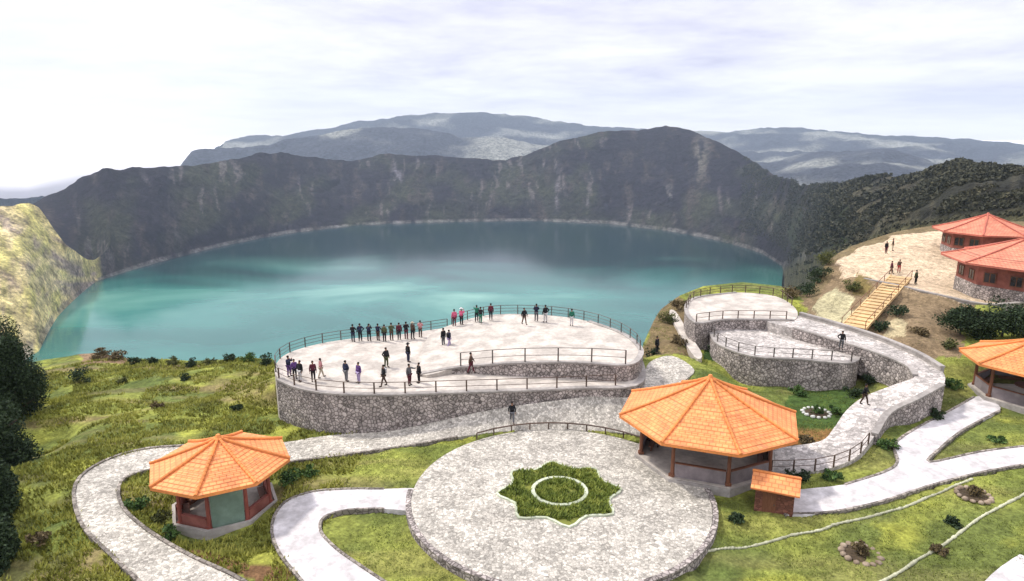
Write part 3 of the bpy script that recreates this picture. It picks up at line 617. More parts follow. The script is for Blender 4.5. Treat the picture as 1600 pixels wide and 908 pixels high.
# ================================================================== WALLS
def wall_thing(name, label, pts, zb, w=.4, m=None, cope=True, closed=False, n=4, h=.0, group=None):
    q = (smooth_closed if closed else smooth_open)(pts, n)
    zs = zb if isinstance(zb, (list, tuple)) else [zb] * len(pts)
    t = np.linspace(0, len(pts) - 1, len(q)); zq = list(np.interp(t, range(len(pts)), zs))
    c0 = q[len(q) // 2]; e = empty(name, (0, 0, 0)); tag(e, label, 'wall', group)
    b = MB(); strip(b, q, w, h - .12 if cope else h, zq, closed); b.build('stonework', m or M['stone'], e)
    if cope:
        b = MB(); q2 = [Vector((p.x, p.y, p.z + h - .02)) for p in q]; strip(b, q2, w + .12, .06, .09, closed); b.build('coping', M['coping'], e)
    return e
wall_thing('retaining_wall', 'tall rubble stone wall holding up the lower left half of the viewing terrace', [T2[0]] + T2[:8:-1], [-2.6, -2.2, -1.8, -1.2, -.9, -.4, .2, .8, .8, .8], .5, h=.03)
wall_thing('retaining_wall', 'long low rubble wall under the front railing of the upper viewing terrace', T1[0:9], 2.3, .4, h=.03)
ang = lambda a, b: circ(PLC, PLR, 40, R(a), R(b))
wall_thing('plaza_wall', 'low grey stone wall around the front of the round cobbled plaza', ang(178, 388), -1.4, .35, h=.03, n=1, cope=False)
wall_thing('retaining_wall', 'big rubble stone wall below the sunken round overlook right of the largest pavilion', [T4[i] for i in (0, 9, 8, 7, 6, 5)], -1.2, .5, h=.04)
wall_thing('retaining_wall', 'curved wall between the upper overlook and the sunken round overlook', [T3[i] for i in (2, 1, 0, 8, 7, 6, 5)], .6, .35, h=.03)
wall_thing('retaining_wall', 'grey stone wall under the outer bend of the ramp path', [RAMP[i] for i in (3, 4, 5, 6)], [.2, .2, .5, .8], .4, h=.25)
wall_thing('retaining_wall', 'stone wall along the inner side of the ramp path above the pit', [RAMP[i] for i in (14, 15, 16, 17, 18)], [1.5, 1.0, .8, .8, 1.0], .35, h=.15)
wall_thing('parapet_wall', 'pale low parapet along the outer uphill edge of the ramp path', [RAMP[i] for i in (7, 8, 9, 10, 11)], [2.8, 3, 3.2, 3.3, 3.3], .35, M['coping'], h=.45)
wall_thing('retaining_wall', 'pale edge wall of the sandy yard in front of the red houses', [SAND[i] for i in (11, 10, 9, 8, 7)], [4.4, 4.2, 4.0, 4.0, 4.0], .4, M['coping'], h=.1)

# ================================================================== RAILINGS
def railing(label, pts, m, h=1.05, gap=2.0, rails=3, group='railings', n=4, post=.05, name='railing', rr=.025):
    q = smooth_open(pts, n); e = empty(name, (0, 0, 0)); tag(e, label, 'railing', group)
    d = 0; nxt = 0; posts = []
    for i in range(len(q) - 1):
        L = (q[i + 1] - q[i]).length
        while nxt <= d + L and L > 0: posts.append(q[i].lerp(q[i + 1], (nxt - d) / L)); nxt += gap
        d += L
    for p in posts[:95]:
        b = MB(); b.box((p.x, p.y, p.z + h / 2), (post * 2, post * 2, h), bev=.01); b.build('post', m, e)
    for k in range(rails):
        z = h * (1 - k / rails); b = MB()
        for i in range(len(posts) - 1): b.bar(posts[i] + Vector((0, 0, z)), posts[i + 1] + Vector((0, 0, z)), rr * (1.3 if k == 0 else 1))
        b.build('rail', m, e)
railing('dark metal railing along the lake side of the left viewing terrace', T2[0:7], M['metal'])
railing('dark metal railing along the lake side of the upper white terrace', T1[11:4:-1], M['metal'])
railing('grey railing with tall posts along the front edge of the upper terrace', T1[1:5], M['metal'], 1.35, 3.0, 2, post=.06)
railing('brown railing on top of the tall stone wall at the front of the terrace', [T2[0]] + T2[:10:-1], M['brownrail'], 1.05, 2.6, 2, post=.06)
railing('railing around the back of the upper right overlook', [T3[i] for i in (0, 1, 2, 3, 4)], M['brownrail'], 1.0, 1.8)
railing('railing on the big rubble wall at the front of the sunken overlook', [T4[i] for i in (0, 9, 8, 7, 6)], M['metal'], 1.05, 1.8, 2)
railing('railing between the upper overlook and the sunken overlook', [T3[i] for i in (8, 7, 6, 5)], M['brownrail'], 1.0, 1.8, 2)
railing('thin brown rail around the far rim of the round plaza', circ(PLC, PLR - .05, 30, R(38), R(128)), M['brownrail'], .55, 1.6, 1, post=.05, rr=.05)
railing('railing beside the foot of the ramp path by the largest pavilion', [RAMP[i] for i in (0, 1, 2, 3)], M['brownrail'], .95, 1.6, 2)

# ================================================================== STAR BED
def star_bed():
    e = empty('star_flower_bed', (PLC.x, PLC.y, 0)); tag(e, 'green eight pointed star bed at the centre of the round plaza', 'flower bed')
    r1, r2 = 4.35, 3.45; pts = [Vector((math.cos(R(22.5) * k + R(4)) * (r1 if k % 2 == 0 else r2), math.sin(R(22.5) * k + R(4)) * (r1 if k % 2 == 0 else r2), 0)) for k in range(16)]
    pts = smooth_closed(pts, 3); b = MB(); b.prism(pts, -.2, .07); b.build('soil_bed', M['bedground'], e)
    b = MB(); strip(b, pts, .16, .12, .1, True); b.build('kerb', M['whitekerb'], e)
    b = MB(); strip(b, circ(Vector((0, 0, 0)), 1.85, 40), .26, .17, .1, True); b.build('stone_ring', M['whitekerb'], e)
    tuft_mesh('planting', [(x, y, .07) for x, y in rnd_in_star(pts, 5200)], .14, .30, M['bedplants'], e)
def rnd_in_star(pts, n):
    x = np.random.RandomState(3).uniform(-4.3, 4.3, n); y = np.random.RandomState(4).uniform(-4.3, 4.3, n)
    ok = inpoly(x * 1.05, y * 1.05, pts) & (np.abs(np.hypot(x, y) - 1.85) > .25) & ((fbm(x * 1.3 + 50, y * 1.3 + 50, 3, 9) > .34))
    return list(zip(x[ok], y[ok]))
def tuft_mesh(name, pts, h0, h1, m, parent=None, blades=5, spread=.16, seed=1):
    rs = np.random.RandomState(seed); p = np.asarray(pts, float); n = len(p) * blades; q = np.repeat(p, blades, 0)
    a = rs.uniform(0, 2 * np.pi, n); r = rs.uniform(0, spread, n); h = rs.uniform(h0, h1, n); w = h * rs.uniform(.16, .34, n)
    base = q + np.stack([np.cos(a) * r, np.sin(a) * r, np.zeros(n)], -1)
    s = np.stack([-np.sin(a + .6), np.cos(a + .6), np.zeros(n)], -1) * w[:, None]
    lean = np.stack([np.cos(a), np.sin(a), np.zeros(n)], -1) * (h * rs.uniform(.2, .8, n))[:, None]; tip = base + lean + np.stack([np.zeros(n)] * 2 + [h], -1)
    co = np.stack([base - s, base + s, tip], 1).reshape(-1, 3); f = np.arange(n * 3).reshape(-1, 3)
    return pydata(name, co, f, m, parent)
M['bedground'] = mat('bed_ground', (.19, .20, .04), .95, (.10, .12, .025), 2.5, bump=.05, col3=(.16, .17, .03), scale3=.6)
star_bed()

# ================================================================== PAVILIONS AND HOUSES
def octo(r, n=8, rot=0.0, z=0.0): return [Vector((r * math.cos(rot + 2 * math.pi * k / n), r * math.sin(rot + 2 * math.pi * k / n), z)) for k in range(n)]
def hip_roof(e, r, ze, rise, n, rot, m, mr, over=.0, kink=0.0, cap=True):
    b = MB(); ev = octo(r, n, rot, ze); ap = Vector((0, 0, ze + rise)); rows = 15
    for k in range(n):
        A, B = ev[k], ev[(k + 1) % n]; wdt = (B - A).length; sl = ((A + B) / 2 - ap).length
        for j in range(rows):                 # overlapping courses, each lip a little proud of the one below
            t0, t1 = j / rows, (j + 1) / rows; up = .022
            a0 = ap.lerp(A, t0); b0 = ap.lerp(B, t0); a1 = ap.lerp(A, t1); b1 = ap.lerp(B, t1); sag = -.10 * r / 6
            for v, t in ((a0, t0), (b0, t0), (a1, t1), (b1, t1)): v.z += sag * 4 * t * (1 - t)
            a1.z += up; b1.z += up; ca = wdt / 2
            uv = [(ca - wdt * t0 / 2, -sl * t0), (ca - wdt * t1 / 2, -sl * t1), (ca + wdt * t1 / 2, -sl * t1), (ca + wdt * t0 / 2, -sl * t0)]
            if j == 0: b.poly([ap + Vector((0, 0, sag * 0)), a1, b1], [(ca, 0), uv[1], uv[2]])
            else: b.poly([a0, a1, b1, b0], uv)
            b.poly([a1, a1 - Vector((0, 0, up)), b1 - Vector((0, 0, up)), b1], [uv[1], uv[1], uv[2], uv[2]])
    rf = b.build('roof', m, e, fixn=False)
    b = MB()
    for k in range(n):
        A, B = ev[k], ev[(k + 1) % n]
        b.poly([A * .995, B * .995, Vector((0, 0, ze + rise - .35))])
    b.build('ceiling', M['wood'], rf)
    b = MB(); strip(b, [Vector((p.x, p.y, ze - .10)) for p in octo(r - .06, n, rot, 0)], .09, .13, .10, True); b.build('fascia', mr, rf)
    for k in range(n):
        b = MB(); pr = None
        for j in range(rows + 1):
            t = j / rows; p = ap.lerp(ev[k], t); p.z += -.10 * r / 6 * 4 * t * (1 - t) + .07
            if pr is not None: b.cone(pr, p, .10, .12, 7)
            pr = p
        b.build('ridge', mr, rf)
    b = MB(); b.cone((0, 0, ze + rise - .1), (0, 0, ze + rise + .28), .32, .12, 10); b.build('finial', mr, rf)
    return rf
def pavilion(label, c, r, ze, rise, rb, hb, rot, wallm, colm, basem, open_sides=(), panels=(), wall_h=.95, rim=False, n=8):
    e = empty('pavilion', c); tag(e, label, 'pavilion', 'octagonal pavilions with orange tiled roofs')
    hip_roof(e, r, ze, rise, n, rot, M['roof_o'], M['ridge_o'])
    b = MB(); b.prism(octo(rb + .5, n, rot), -1.6, hb - .04); b.build('plinth', basem, e)
    b = MB(); b.prism(octo(rb + .38, n, rot), hb - .04, hb + .012); b.build('floor', M['terrace'], e)
    if rim:
        b = MB(); strip(b, octo(rb + .42, n, rot, hb), .22, .28, .1, True); b.build('rim', M['paleadobe'], e)
    cs = octo(rb, n, rot)
    for p in cs:
        b = MB(); b.cone((p.x, p.y, hb), (p.x, p.y, ze + .15), .15, .12, 8); b.box((p.x, p.y, hb + .12), (.4, .4, .24), math.atan2(p.y, p.x), .02)
        d = p.normalized(); b.bar((p.x, p.y, ze - .7), (p.x + d.x * .9, p.y + d.y * .9, ze + .05), .09, .09); b.build('column', colm, e)
    b = MB(); strip(b, octo(rb, n, rot, ze - .05), .16, .1, .12, True); b.build('ring_beam', colm, e)
    for k in range(n):
        if k in open_sides: continue
        A, B = cs[k], cs[(k + 1) % n]; d = (B - A).normalized(); a = A + d * .16; q = B - d * .16; mid = (a + q) / 2; L = (q - a).length; rz = math.atan2(d.y, d.x)
        full = k in panels; hh = (ze - hb - .35) if full else wall_h
        b = MB(); b.box((mid.x, mid.y, hb + hh / 2), (L, .14, hh), rz, .01); w = b.build('panel' if full else 'low_wall', M['panel'] if full else wallm, e)
        if not full:
            b = MB(); b.box((mid.x, mid.y, hb + hh + .03), (L, .26, .06), rz, .01); b.build('sill', colm, w)
            b = MB(); i_ = mid * .86; b.box((i_.x, i_.y, hb + .43), (L * .78, .42, .06), rz, .01); b.box((i_.x, i_.y, hb + .2), (L * .7, .1, .4), rz); b.build('bench', M['wood'], e)
    b = MB(); b.cone((0, 0, hb), (0, 0, hb + .72), .12, .1, 8); b.cone((0, 0, hb + .72), (0, 0, hb + .80), rb * .26, rb * .26, 14); b.build('table', M['wood'], e)
    return e
# the largest pavilion beside the plaza
cm = P(1106, 645, 3.55); cm.z = 0
pavilion('largest pavilion with wide orange tiled roof on the right rim of the plaza', cm, 6.8, 3.45, 2.9, 5.0, .25, R(2), M['greywall'], M['wood'], M['coping'], open_sides=(4,), wall_h=1.05)
cl = P(345, 722, 2.55); cl.z = -1.1
pavilion('smaller pavilion with orange roof, red posts and white base inside the left path bend', cl, 4.6, 3.7, 1.7, 3.0, .35, R(5), M['redwall'], M['redwood'], M['paleadobe'], open_sides=(1,), panels=(6,), wall_h=.8, rim=True)
cr_ = P(1614, 563, 4.4); cr_.z = .9
pavilion('pavilion with orange roof cut off by the right edge of the picture', cr_, 5.6, 3.5, 2.0, 4.0, .3, R(10), M['greywall'], M['wood'], M['coping'], open_sides=(5,), wall_h=1.0)

def house(label, c, r, ze, rise, rw, rot, n=8):
    e = empty('house', c); tag(e, label, 'house', 'red roofed houses on the hill'); hip_roof(e, r, ze, rise, n, rot, M['roof_r'], M['ridge_r'])
    cs = octo(rw, n, rot); b = MB(); b.prism(cs, -2.0, ze + .2); w = b.build('wall', M['redwall'], e)
    b = MB(); b.prism(octo(rw + .08, n, rot), -2.0, .7); b.build('stone_base', M['stone'], e)
    for k in range(n):
        A, B = cs[k], cs[(k + 1) % n]; mid = (A + B) / 2; nrm = Vector((mid.x, mid.y, 0)).normalized(); d = (B - A).normalized(); rz = math.atan2(d.y, d.x); L = (B - A).length
        door = k == 5 if n == 8 else k == 3
        if door:
            q = mid + nrm * .04; b = MB(); b.box((q.x, q.y, 1.05), (1.1, .1, 2.1), rz, .01); dd = b.build('door', M['wood'], e)
            b = MB(); h = q + nrm * .08 + d * .4; b.box((h.x, h.y, 1.0), (.12, .06, .05), rz); b.build('handle', M['metal'], dd)
            continue
        for s in ((-.25, .25) if L > 4 else (0,)):
            q = mid + d * (L * s) + nrm * .03; b = MB(); zc = 1.75; wd, ht = 1.25, 1.2
            for dx in (-wd / 2, wd / 2, 0): b.box((q.x + d.x * dx, q.y + d.y * dx, zc), (.09, .12, ht), rz)
            for dz in (-ht / 2, ht / 2): b.box((q.x, q.y, zc + dz), (wd + .1, .14, .09), rz)
            fr = b.build('window', M['wood'], e); g = q + nrm * .0; b = MB(); b.box((g.x, g.y, zc), (wd, .05, ht), rz); b.build('pane', M['glass'], fr)
    return e
hA = P(1540, 360, 10.4); hA.z = 7.2
house('further red roofed house behind, uppermost on the sandy yard', hA, 6.9, 3.2, 2.4, 5.4, R(8))
hB = P(1606, 405, 9.2); hB.z = 5.6
house('nearer red roofed house with wide eaves on the sandy yard', hB, 9.2, 3.5, 2.9, 7.2, R(12))

def booth():
    c = P(1208, 800, -.1); ang_ = R(-24); e = empty('booth', c, ang_); tag(e, 'small brown hut with orange roof between the largest pavilion and the white path', 'hut')
    b = MB(); b.box((0, 1.1, .55), (2.4, 2.1, 2.2), bev=.02); w = b.build('wall', M['brickwall'], e)
    b = MB(); b.box((-.3, .03, .55), (.85, .06, 1.7)); d = b.build('door', M['wood'], e); b = MB(); b.box((0.02, -.02, .5), (.08, .06, .06)); b.build('handle', M['metal'], d)
    b = MB(); z0, z1 = 1.62, 2.15
    x = 1.5; y0, y1, ym = -.35, 2.5, 1.1
    for (ya, za, yb, zb2) in ((y0, z0, ym, z1), (ym, z1, y1, z0)):
        b.poly([(-x, ya, za), (x, ya, za), (x, yb, zb2), (-x, yb, zb2)], [(0, 0), (3, 0), (3, 1.5), (0, 1.5)])
        b.poly([(-x, ya, za - .1), (-x, yb, zb2 - .1), (x, yb, zb2 - .1), (x, ya, za - .1)])
        for s in (-x, x): b.poly([(s, ya, za), (s, yb, zb2), (s, yb, zb2 - .1), (s, ya, za - .1)])
    for ya in (y0, y1): b.poly([(-x, ya, z0), (x, ya, z0), (x, ya, z0 - .1), (-x, ya, z0 - .1)])
    rf = b.build('roof', M['roof_o'], e)
    b = MB(); b.cone((-x - .03, ym, z1 + .02), (x + .03, ym, z1 + .02), .09, .09, 8); b.build('ridge', M['ridge_o'], rf)
    b = MB(); b.poly([(-1.19, .06, 1.6), (-1.19, 2.14, 1.6), (-1.19, 1.1, 2.05)]); b.poly([(1.19, .06, 1.6), (1.19, 2.14, 1.6), (1.19, 1.1, 2.05)]); b.build('gable', M['brickwall'], e)
booth()

def staircase():
    a = P(1333, 512, 3.75); t = P(1408, 432, 6.1); e = empty('staircase', a); tag(e, 'straight golden wooden staircase climbing to the sandy yard', 'stairs')
    d = t - a; h = Vector((d.x, d.y, 0)); L = h.length; u = h.normalized(); s = Vector((-u.y, u.x, 0)); n = 18; rz = math.atan2(u.y, u.x)
    for i in range(n):
        f = (i + .5) / n; p = u * (L * f) + Vector((0, 0, d.z * (i + 1) / n)); b = MB(); b.box((p.x, p.y, p.z - .04), (L / n + .05, 2.3, .09), rz, .01); b.build('step', M['goldwood'], e)
    for sg in (-1, 1):
        b = MB(); o = s * (1.2 * sg); b.bar(o + Vector((0, 0, -.05)), o + u * L + Vector((0, 0, d.z - .05)), .12, .34); b.build('stringer', M['goldwood'], e)
        b = MB(); b.bar(o + Vector((0, 0, .95)), o + u * L + Vector((0, 0, d.z + .95)), .035)
        for i in range(7): q = o + d * (i / 6); b.bar(q, q + Vector((0, 0, .95)), .04)
        b.build('handrail', M['wood'], e)
    for f in (.25, .5, .75, .97):
        for sg in (-1, 1): q = d * f + s * (1.1 * sg); b = MB(); b.bar(q + Vector((0, 0, -2.2 * f - .3)), q - Vector((0, 0, .1)), .07); b.build('support', M['wood'], e)
staircase()

# ================================================================== SMALL GARDEN PIECES
def ring_planter(label, px, py, z, r, m, lm, kind='shrub planting'):
    p = P(px, py, z); p.z = gz(p.x, p.y); e = empty('ring_planter', p); tag(e, label, 'planter', 'round stone planters on the lawns')
    for k in range(14):
        a = k * 2 * math.pi / 14 + random.uniform(-.05, .05); b = MB(); s = random.uniform(.8, 1.15)
        b.blob((r * math.cos(a), r * math.sin(a), .06), (.2 * s, .2 * s, .15 * s), 2, .12); b.build('stone', m, e, True)
    b = MB(); b.cone((0, 0, -.3), (0, 0, .05), r * .95, r * .85, 16); b.build('soil', M['soil'], e)
    leaf_cloud('shrub', (0, 0, r * .35), (r * .55, r * .55, r * .45), 420, .16, lm, e)
def leaf_cloud(name, c, rad, n, size, m, parent=None, seed=None, clumps=9, shell=.55, me_only=False):
    rs = np.random.RandomState(seed if seed is not None else random.randrange(99999))
    # clumps on and inside an uneven hull, leaves around each clump
    cc = rs.normal(size=(clumps, 3)); cc /= np.linalg.norm(cc, axis=1)[:, None]; cc *= rs.uniform(.25, .8, clumps)[:, None]; cr2 = rs.uniform(.30, .58, clumps)
    k = rs.randint(0, clumps, n); v = rs.normal(size=(n, 3)); v /= np.linalg.norm(v, axis=1)[:, None]; v *= (rs.uniform(shell, 1.0, n) * cr2[k])[:, None]
    p = (cc[k] + v) * np.array(rad) + np.array(c)
    d1 = rs.normal(size=(n, 3)); d1 /= np.linalg.norm(d1, axis=1)[:, None]; d2 = np.cross(d1, rs.normal(size=(n, 3))); d2 /= np.linalg.norm(d2, axis=1)[:, None]
    s = size * rs.uniform(.6, 1.4, n)[:, None]
    co = np.stack([p - d1 * s * .5, p + d2 * s * .32, p + d1 * s * .6, p - d2 * s * .32], 1).reshape(-1, 3); f = np.arange(n * 4).reshape(-1, 4)
    return pydata(name, co, f, m, parent)
ring_planter('ring of stones around a dark shrub on the lawn near the bottom edge', 1345, 866, -.35, 1.05, M['rock'], M['leaf_brown'])
ring_planter('ring of stones around a brown shrub on the lawn below the white path', 1521, 777, .1, 1.0, M['rock'], M['leaf_brown'])
ring_planter('pale ring of stones around green plants between the pavilion and the ramp', 1276, 640, .2, 1.15, M['whitepaint'], M['leaf_green'])
def edging(label, pts, m):
    q = smooth_open([P(*p) for p in pts], 8); e = empty('stone_edging', (0, 0, 0)); tag(e, label, 'edging', 'rows of pale edging stones in the lawn'); b = MB(); m = M['edgestone']; cnt = 0; gap = sum((q[k + 1] - q[k]).length for k in range(len(q) - 1)) / 94
    d = 0; nx = 0
    for i in range(len(q) - 1):
        L = (q[i + 1] - q[i]).length
        while nx < d + L:
            p = q[i].lerp(q[i + 1], (nx - d) / L); z = gz(p.x, p.y); s = random.uniform(.75, 1.2); d_ = q[i + 1] - q[i]; b = MB(); b.blob((0, 0, 0), (.25 * s, .11 * s, .09 * s), 1, .15)
            if cnt < 95: o = b.build('stone', m, e, True); o.location = (p.x, p.y, z + .04); o.rotation_euler = (0, 0, math.atan2(d_.y, d_.x) + random.uniform(-.15, .15)); cnt += 1
            nx += gap
        d += L
edging('upper row of pale stones across the right lawn under the white path', [(1095,872,-.8),(1180,852,-.7),(1280,832,-.5),(1380,806,-.2),(1460,775,0),(1520,750,.1)], M['rock'])
edging('lower row of pale stones running to the right edge of the picture', [(1370,915,-.4),(1430,878,-.3),(1490,838,-.1),(1550,800,.1),(1620,765,.2)], M['rock'])

# ================================================================== TREES AND SHRUBS
def tree(label, x, y, z, h, cr3, lm, n, size, group=None, conif=False, name='tree', seed=1):
    e = empty(name, (x, y, z)); tag(e, label, 'tree', group); rs = random.Random(seed); b = MB()
    top = Vector((rs.uniform(-.2, .2), rs.uniform(-.2, .2), h * .8)); b.cone((0, 0, -.6), top * .5, h * .035, h * .025, 8); b.cone(top * .5, top, h * .025, h * .008, 7)
    for k in range(9):
        a = k * 2.4; q = top * rs.uniform(.3, .85); b.cone(q, q + Vector((math.cos(a) * cr3 * .6, math.sin(a) * cr3 * .6, h * .14)), h * .011, h * .004, 5)
    b.build('trunk', M['bark'], e); leaf_cloud('crown', (0, 0, h * .52), (cr3, cr3, h * .52), n, size, lm, e, seed, 22, .35)
def shrub(label, x, y, z, w, h, lm, n=260, size=.14, group=None, seed=1, name='shrub'):
    e = empty(name, (x, y, z)); tag(e, label, 'shrub', group); b = MB()
    rs = random.Random(seed)
    for k in range(5): a = k * 1.3; b.cone((0, 0, -.2), (math.cos(a) * w * .25, math.sin(a) * w * .25, h * .55), .03, .012, 5)
    b.build('stem', M['bark'], e); leaf_cloud('foliage', (0, 0, h * .45), (w * .62, w * .62, h * .55), n, size, lm, e, seed, 9, .3)
LT = [(-5, 500, 42.0, 17, 3.6), (34, 505, 62, 9.5, 3.2), (-30, 600, 40, 8.5, 3.4), (0, 700, 38, 6.5, 2.6), (-20, 800, 33, 5.0, 2.0)]
LTd = ['dark leafy tree furthest from the camera on the left edge, its top against the lake', 'dark tree second along the left edge of the grass slope', 'tall dark tree on the left edge of the picture',
       'smaller dark tree low on the left edge beside the grass slope', 'lowest dark tree at the left edge near the bottom corner']
for i, (px, pyb, z, h, cr3, ps) in enumerate(((22,690,-5.0,10.5,3.7,36000),(8,770,-4.5,8.6,2.9,30000),(-2,850,-4.0,6.6,2.2,22000),(-4,935,-3.5,5.4,1.8,17000),(-8,620,-5.5,10,3.9,26000))):
    p = P(px, pyb, z); tree(['dark leafy tree with its top against the lake at the left edge', 'tall dark tree cut off by the left edge of the picture', 'dark tree half way down the left edge', 'lowest dark tree on the left edge near the corner', 'dark tree furthest back at the left edge above the pale slope'][i],
                            p.x, p.y, p.z, h, cr3, M['leaf_dark'], ps, .21, 'dark trees along the left edge', seed=40 + i)
for i, (px, pyb, z, h, w) in enumerate(((1500,530,3.2,3.2,2.4),(1530,535,3.0,3.6,2.4),(1565,530,3.1,3.9,2.6),(1600,530,3.1,3.6,2.6),(1640,530,3.1,4,2.8))):
    p = P(px, pyb - 6, z); z = gz(p.x, p.y)
    tree(['leftmost dark green bushy tree behind the right pavilion', 'second dark green bushy tree from the left behind the right pavilion', 'third dark green bushy tree behind the right pavilion', 'dark green bushy tree below the nearer red house at the picture edge', 'dark green bushy tree half hidden past the right edge of the picture'][i],
         p.x, p.y, z, h, w, M['leaf_dark'], 5200, .24, 'dark bushy trees behind the right pavilion', seed=60 + i)
SHR = [(125,600,-3.6,2.6,1.9,'leaf_dark','round dark bush standing alone on the left grass slope'),
 (152,560,-4.9,3.0,1.6,'leaf_brown','brown bush on the brow above the water at left'),(186,562,-4.7,2.2,1.2,'leaf_brown','brown bush beside the bare earth on the left brow'),
 (210,568,-4.4,1.8,1.1,'leaf_dark','first dark shrub of the row on the brow, next to the bare earth'),(240,571,-4.3,1.6,1.0,'leaf_dark','second dark shrub in the row along the brow'),
 (270,570,-4.1,1.6,1.1,'leaf_olive','olive shrub third in the row along the brow'),(300,572,-4.0,1.5,1.2,'leaf_dark','dark shrub in the middle of the row along the brow'),
 (330,571,-3.8,1.6,1.0,'leaf_olive','olive shrub right of the middle of the row along the brow'),(358,570,-3.6,1.5,1.2,'leaf_dark','dark shrub third from the terrace in the brow row'),
 (388,569,-3.4,1.7,1.1,'leaf_green','green shrub second from the terrace in the brow row'),(416,569,-3.0,1.9,1.5,'leaf_dark','dark shrub nearest the terrace wall in the brow row'),
 (290,598,-2.9,1.2,.8,'leaf_dark','small dark shrub on the slope above the left pavilion'),(190,600,-3.1,1.2,.8,'leaf_olive','small olive shrub high on the left slope'),
 (370,644,-1.6,1.1,.7,'leaf_dark','low dark shrub between the left pavilion and the terrace wall'),(250,640,-1.9,1.4,.8,'leaf_brown','brown shrub in the middle of the left slope'),
 (70,860,-1.5,1.4,.8,'leaf_brown','reddish brown shrub near the bottom left corner'),(215,790,-.5,1.5,1.1,'leaf_green','green shrub inside the left path bend beside the pavilion'),
 (250,812,-.6,1.3,1.0,'leaf_olive','olive shrub below the left eave of the smaller pavilion'),(262,838,-.6,1.2,.9,'leaf_green','green shrub at the front of the left path bend'),
 (455,752,-.5,1.7,1.0,'leaf_green','green shrub right of the smaller pavilion'),(482,744,-.5,1.2,.8,'leaf_green','lower green shrub between the smaller pavilion and the grass strip'),
 (1022,548,1.5,1.6,1.6,'leaf_dark','dark shrub by the right end of the upper terrace'),(1045,505,1.2,2.2,1.6,'leaf_olive','olive shrub on the bank left of the upper overlook'),
 (1062,478,1.8,2.4,1.6,'leaf_brown','brown shrub beside the back of the upper overlook'),(1060,540,1.2,1.9,1.4,'leaf_brown','brown shrub on the bank above the pavilion roof'),
 (1085,530,1.2,1.6,1.1,'leaf_green','green shrub beside the sunken overlook'),(1115,552,.6,1.8,1.2,'leaf_dark','dark shrub at the left foot of the big rubble wall'),(1150,572,.3,1.6,1.0,'leaf_green','green shrub under the big rubble wall'),
 (1235,470,2.8,3.2,1.8,'leaf_brown','brown shrub behind the upper overlook'),(1262,462,3.2,3.6,2.4,'leaf_dark','large dark shrub between the overlook and the pale mound'),
 (1278,432,4.6,3.8,2.6,'leaf_dark','large dark shrub below the sandy yard at its left end'),(1292,418,5.2,3.2,2.2,'leaf_olive','olive shrub at the left tip of the sandy yard'),
 (1335,440,5.9,2.6,1.7,'leaf_olive','olive shrub on the sandy yard left of the staircase'),(1375,512,3.6,2.0,1.2,'leaf_dark','dark shrub under the golden staircase'),(1402,492,4.2,2.2,1.5,'leaf_dark','dark shrub right of the golden staircase'),
 (1440,522,3.4,2.0,1.0,'leaf_brown','brown shrub on the brown bank right of the staircase'),(1480,545,2.6,1.8,1.1,'leaf_olive','olive shrub on the bank left of the right pavilion'),
 (1360,588,1.1,1.9,1.4,'leaf_dark','dark shrub in the pit inside the ramp bend'),(1390,582,1.3,1.5,1.1,'leaf_green','green shrub in the pit inside the ramp bend'),
 (1335,612,.6,1.6,1.3,'leaf_dark','dark shrub at the right foot of the big rubble wall'),(1225,660,0,1.7,1.2,'leaf_dark','dark shrub beside the right eave of the largest pavilion'),
 (1250,615,0,1.6,1.0,'leaf_green','green shrub in the garden under the big rubble wall'),(1305,640,.4,1.3,.9,'leaf_green','green shrub at the right of the ring of stones'),(1260,690,.1,1.3,.8,'leaf_brown','brown shrub in the garden beside the ramp foot'),
 (1250,752,-.1,1.6,.8,'leaf_dark','dark shrub between the hut and the ramp'),(1300,748,0,1.4,.7,'leaf_green','green shrub between the ramp and the white path'),
 (1390,700,.4,1.4,.9,'leaf_green','green shrub beside the ramp bend lawn'),(1488,608,.9,1.8,1.2,'leaf_green','green shrub left of the right pavilion'),(1462,650,.8,1.3,.8,'leaf_dark','small dark shrub beside the pale branch path'),
 (1560,690,.5,1.3,.6,'leaf_green','green shrub on the lawn triangle below the right pavilion'),
 (1490,818,0,.9,.5,'leaf_dark','small dark shrub between the two rows of pale stones'),(1470,860,-.1,.9,.5,'leaf_brown','small brown shrub below the lower row of pale stones'),(1150,820,-.8,1.3,.6,'leaf_dark','low dark shrub at the right foot of the plaza wall')]
for i, (px, py, z, w, h, lm, lab) in enumerate(SHR):
    p = P(px, py, z); zz = gz(p.x, p.y); shrub(lab, p.x, p.y, zz - .05, w, h, M[lm], int(330 * w), .20, 'shrubs on the hilltop', 100 + i)
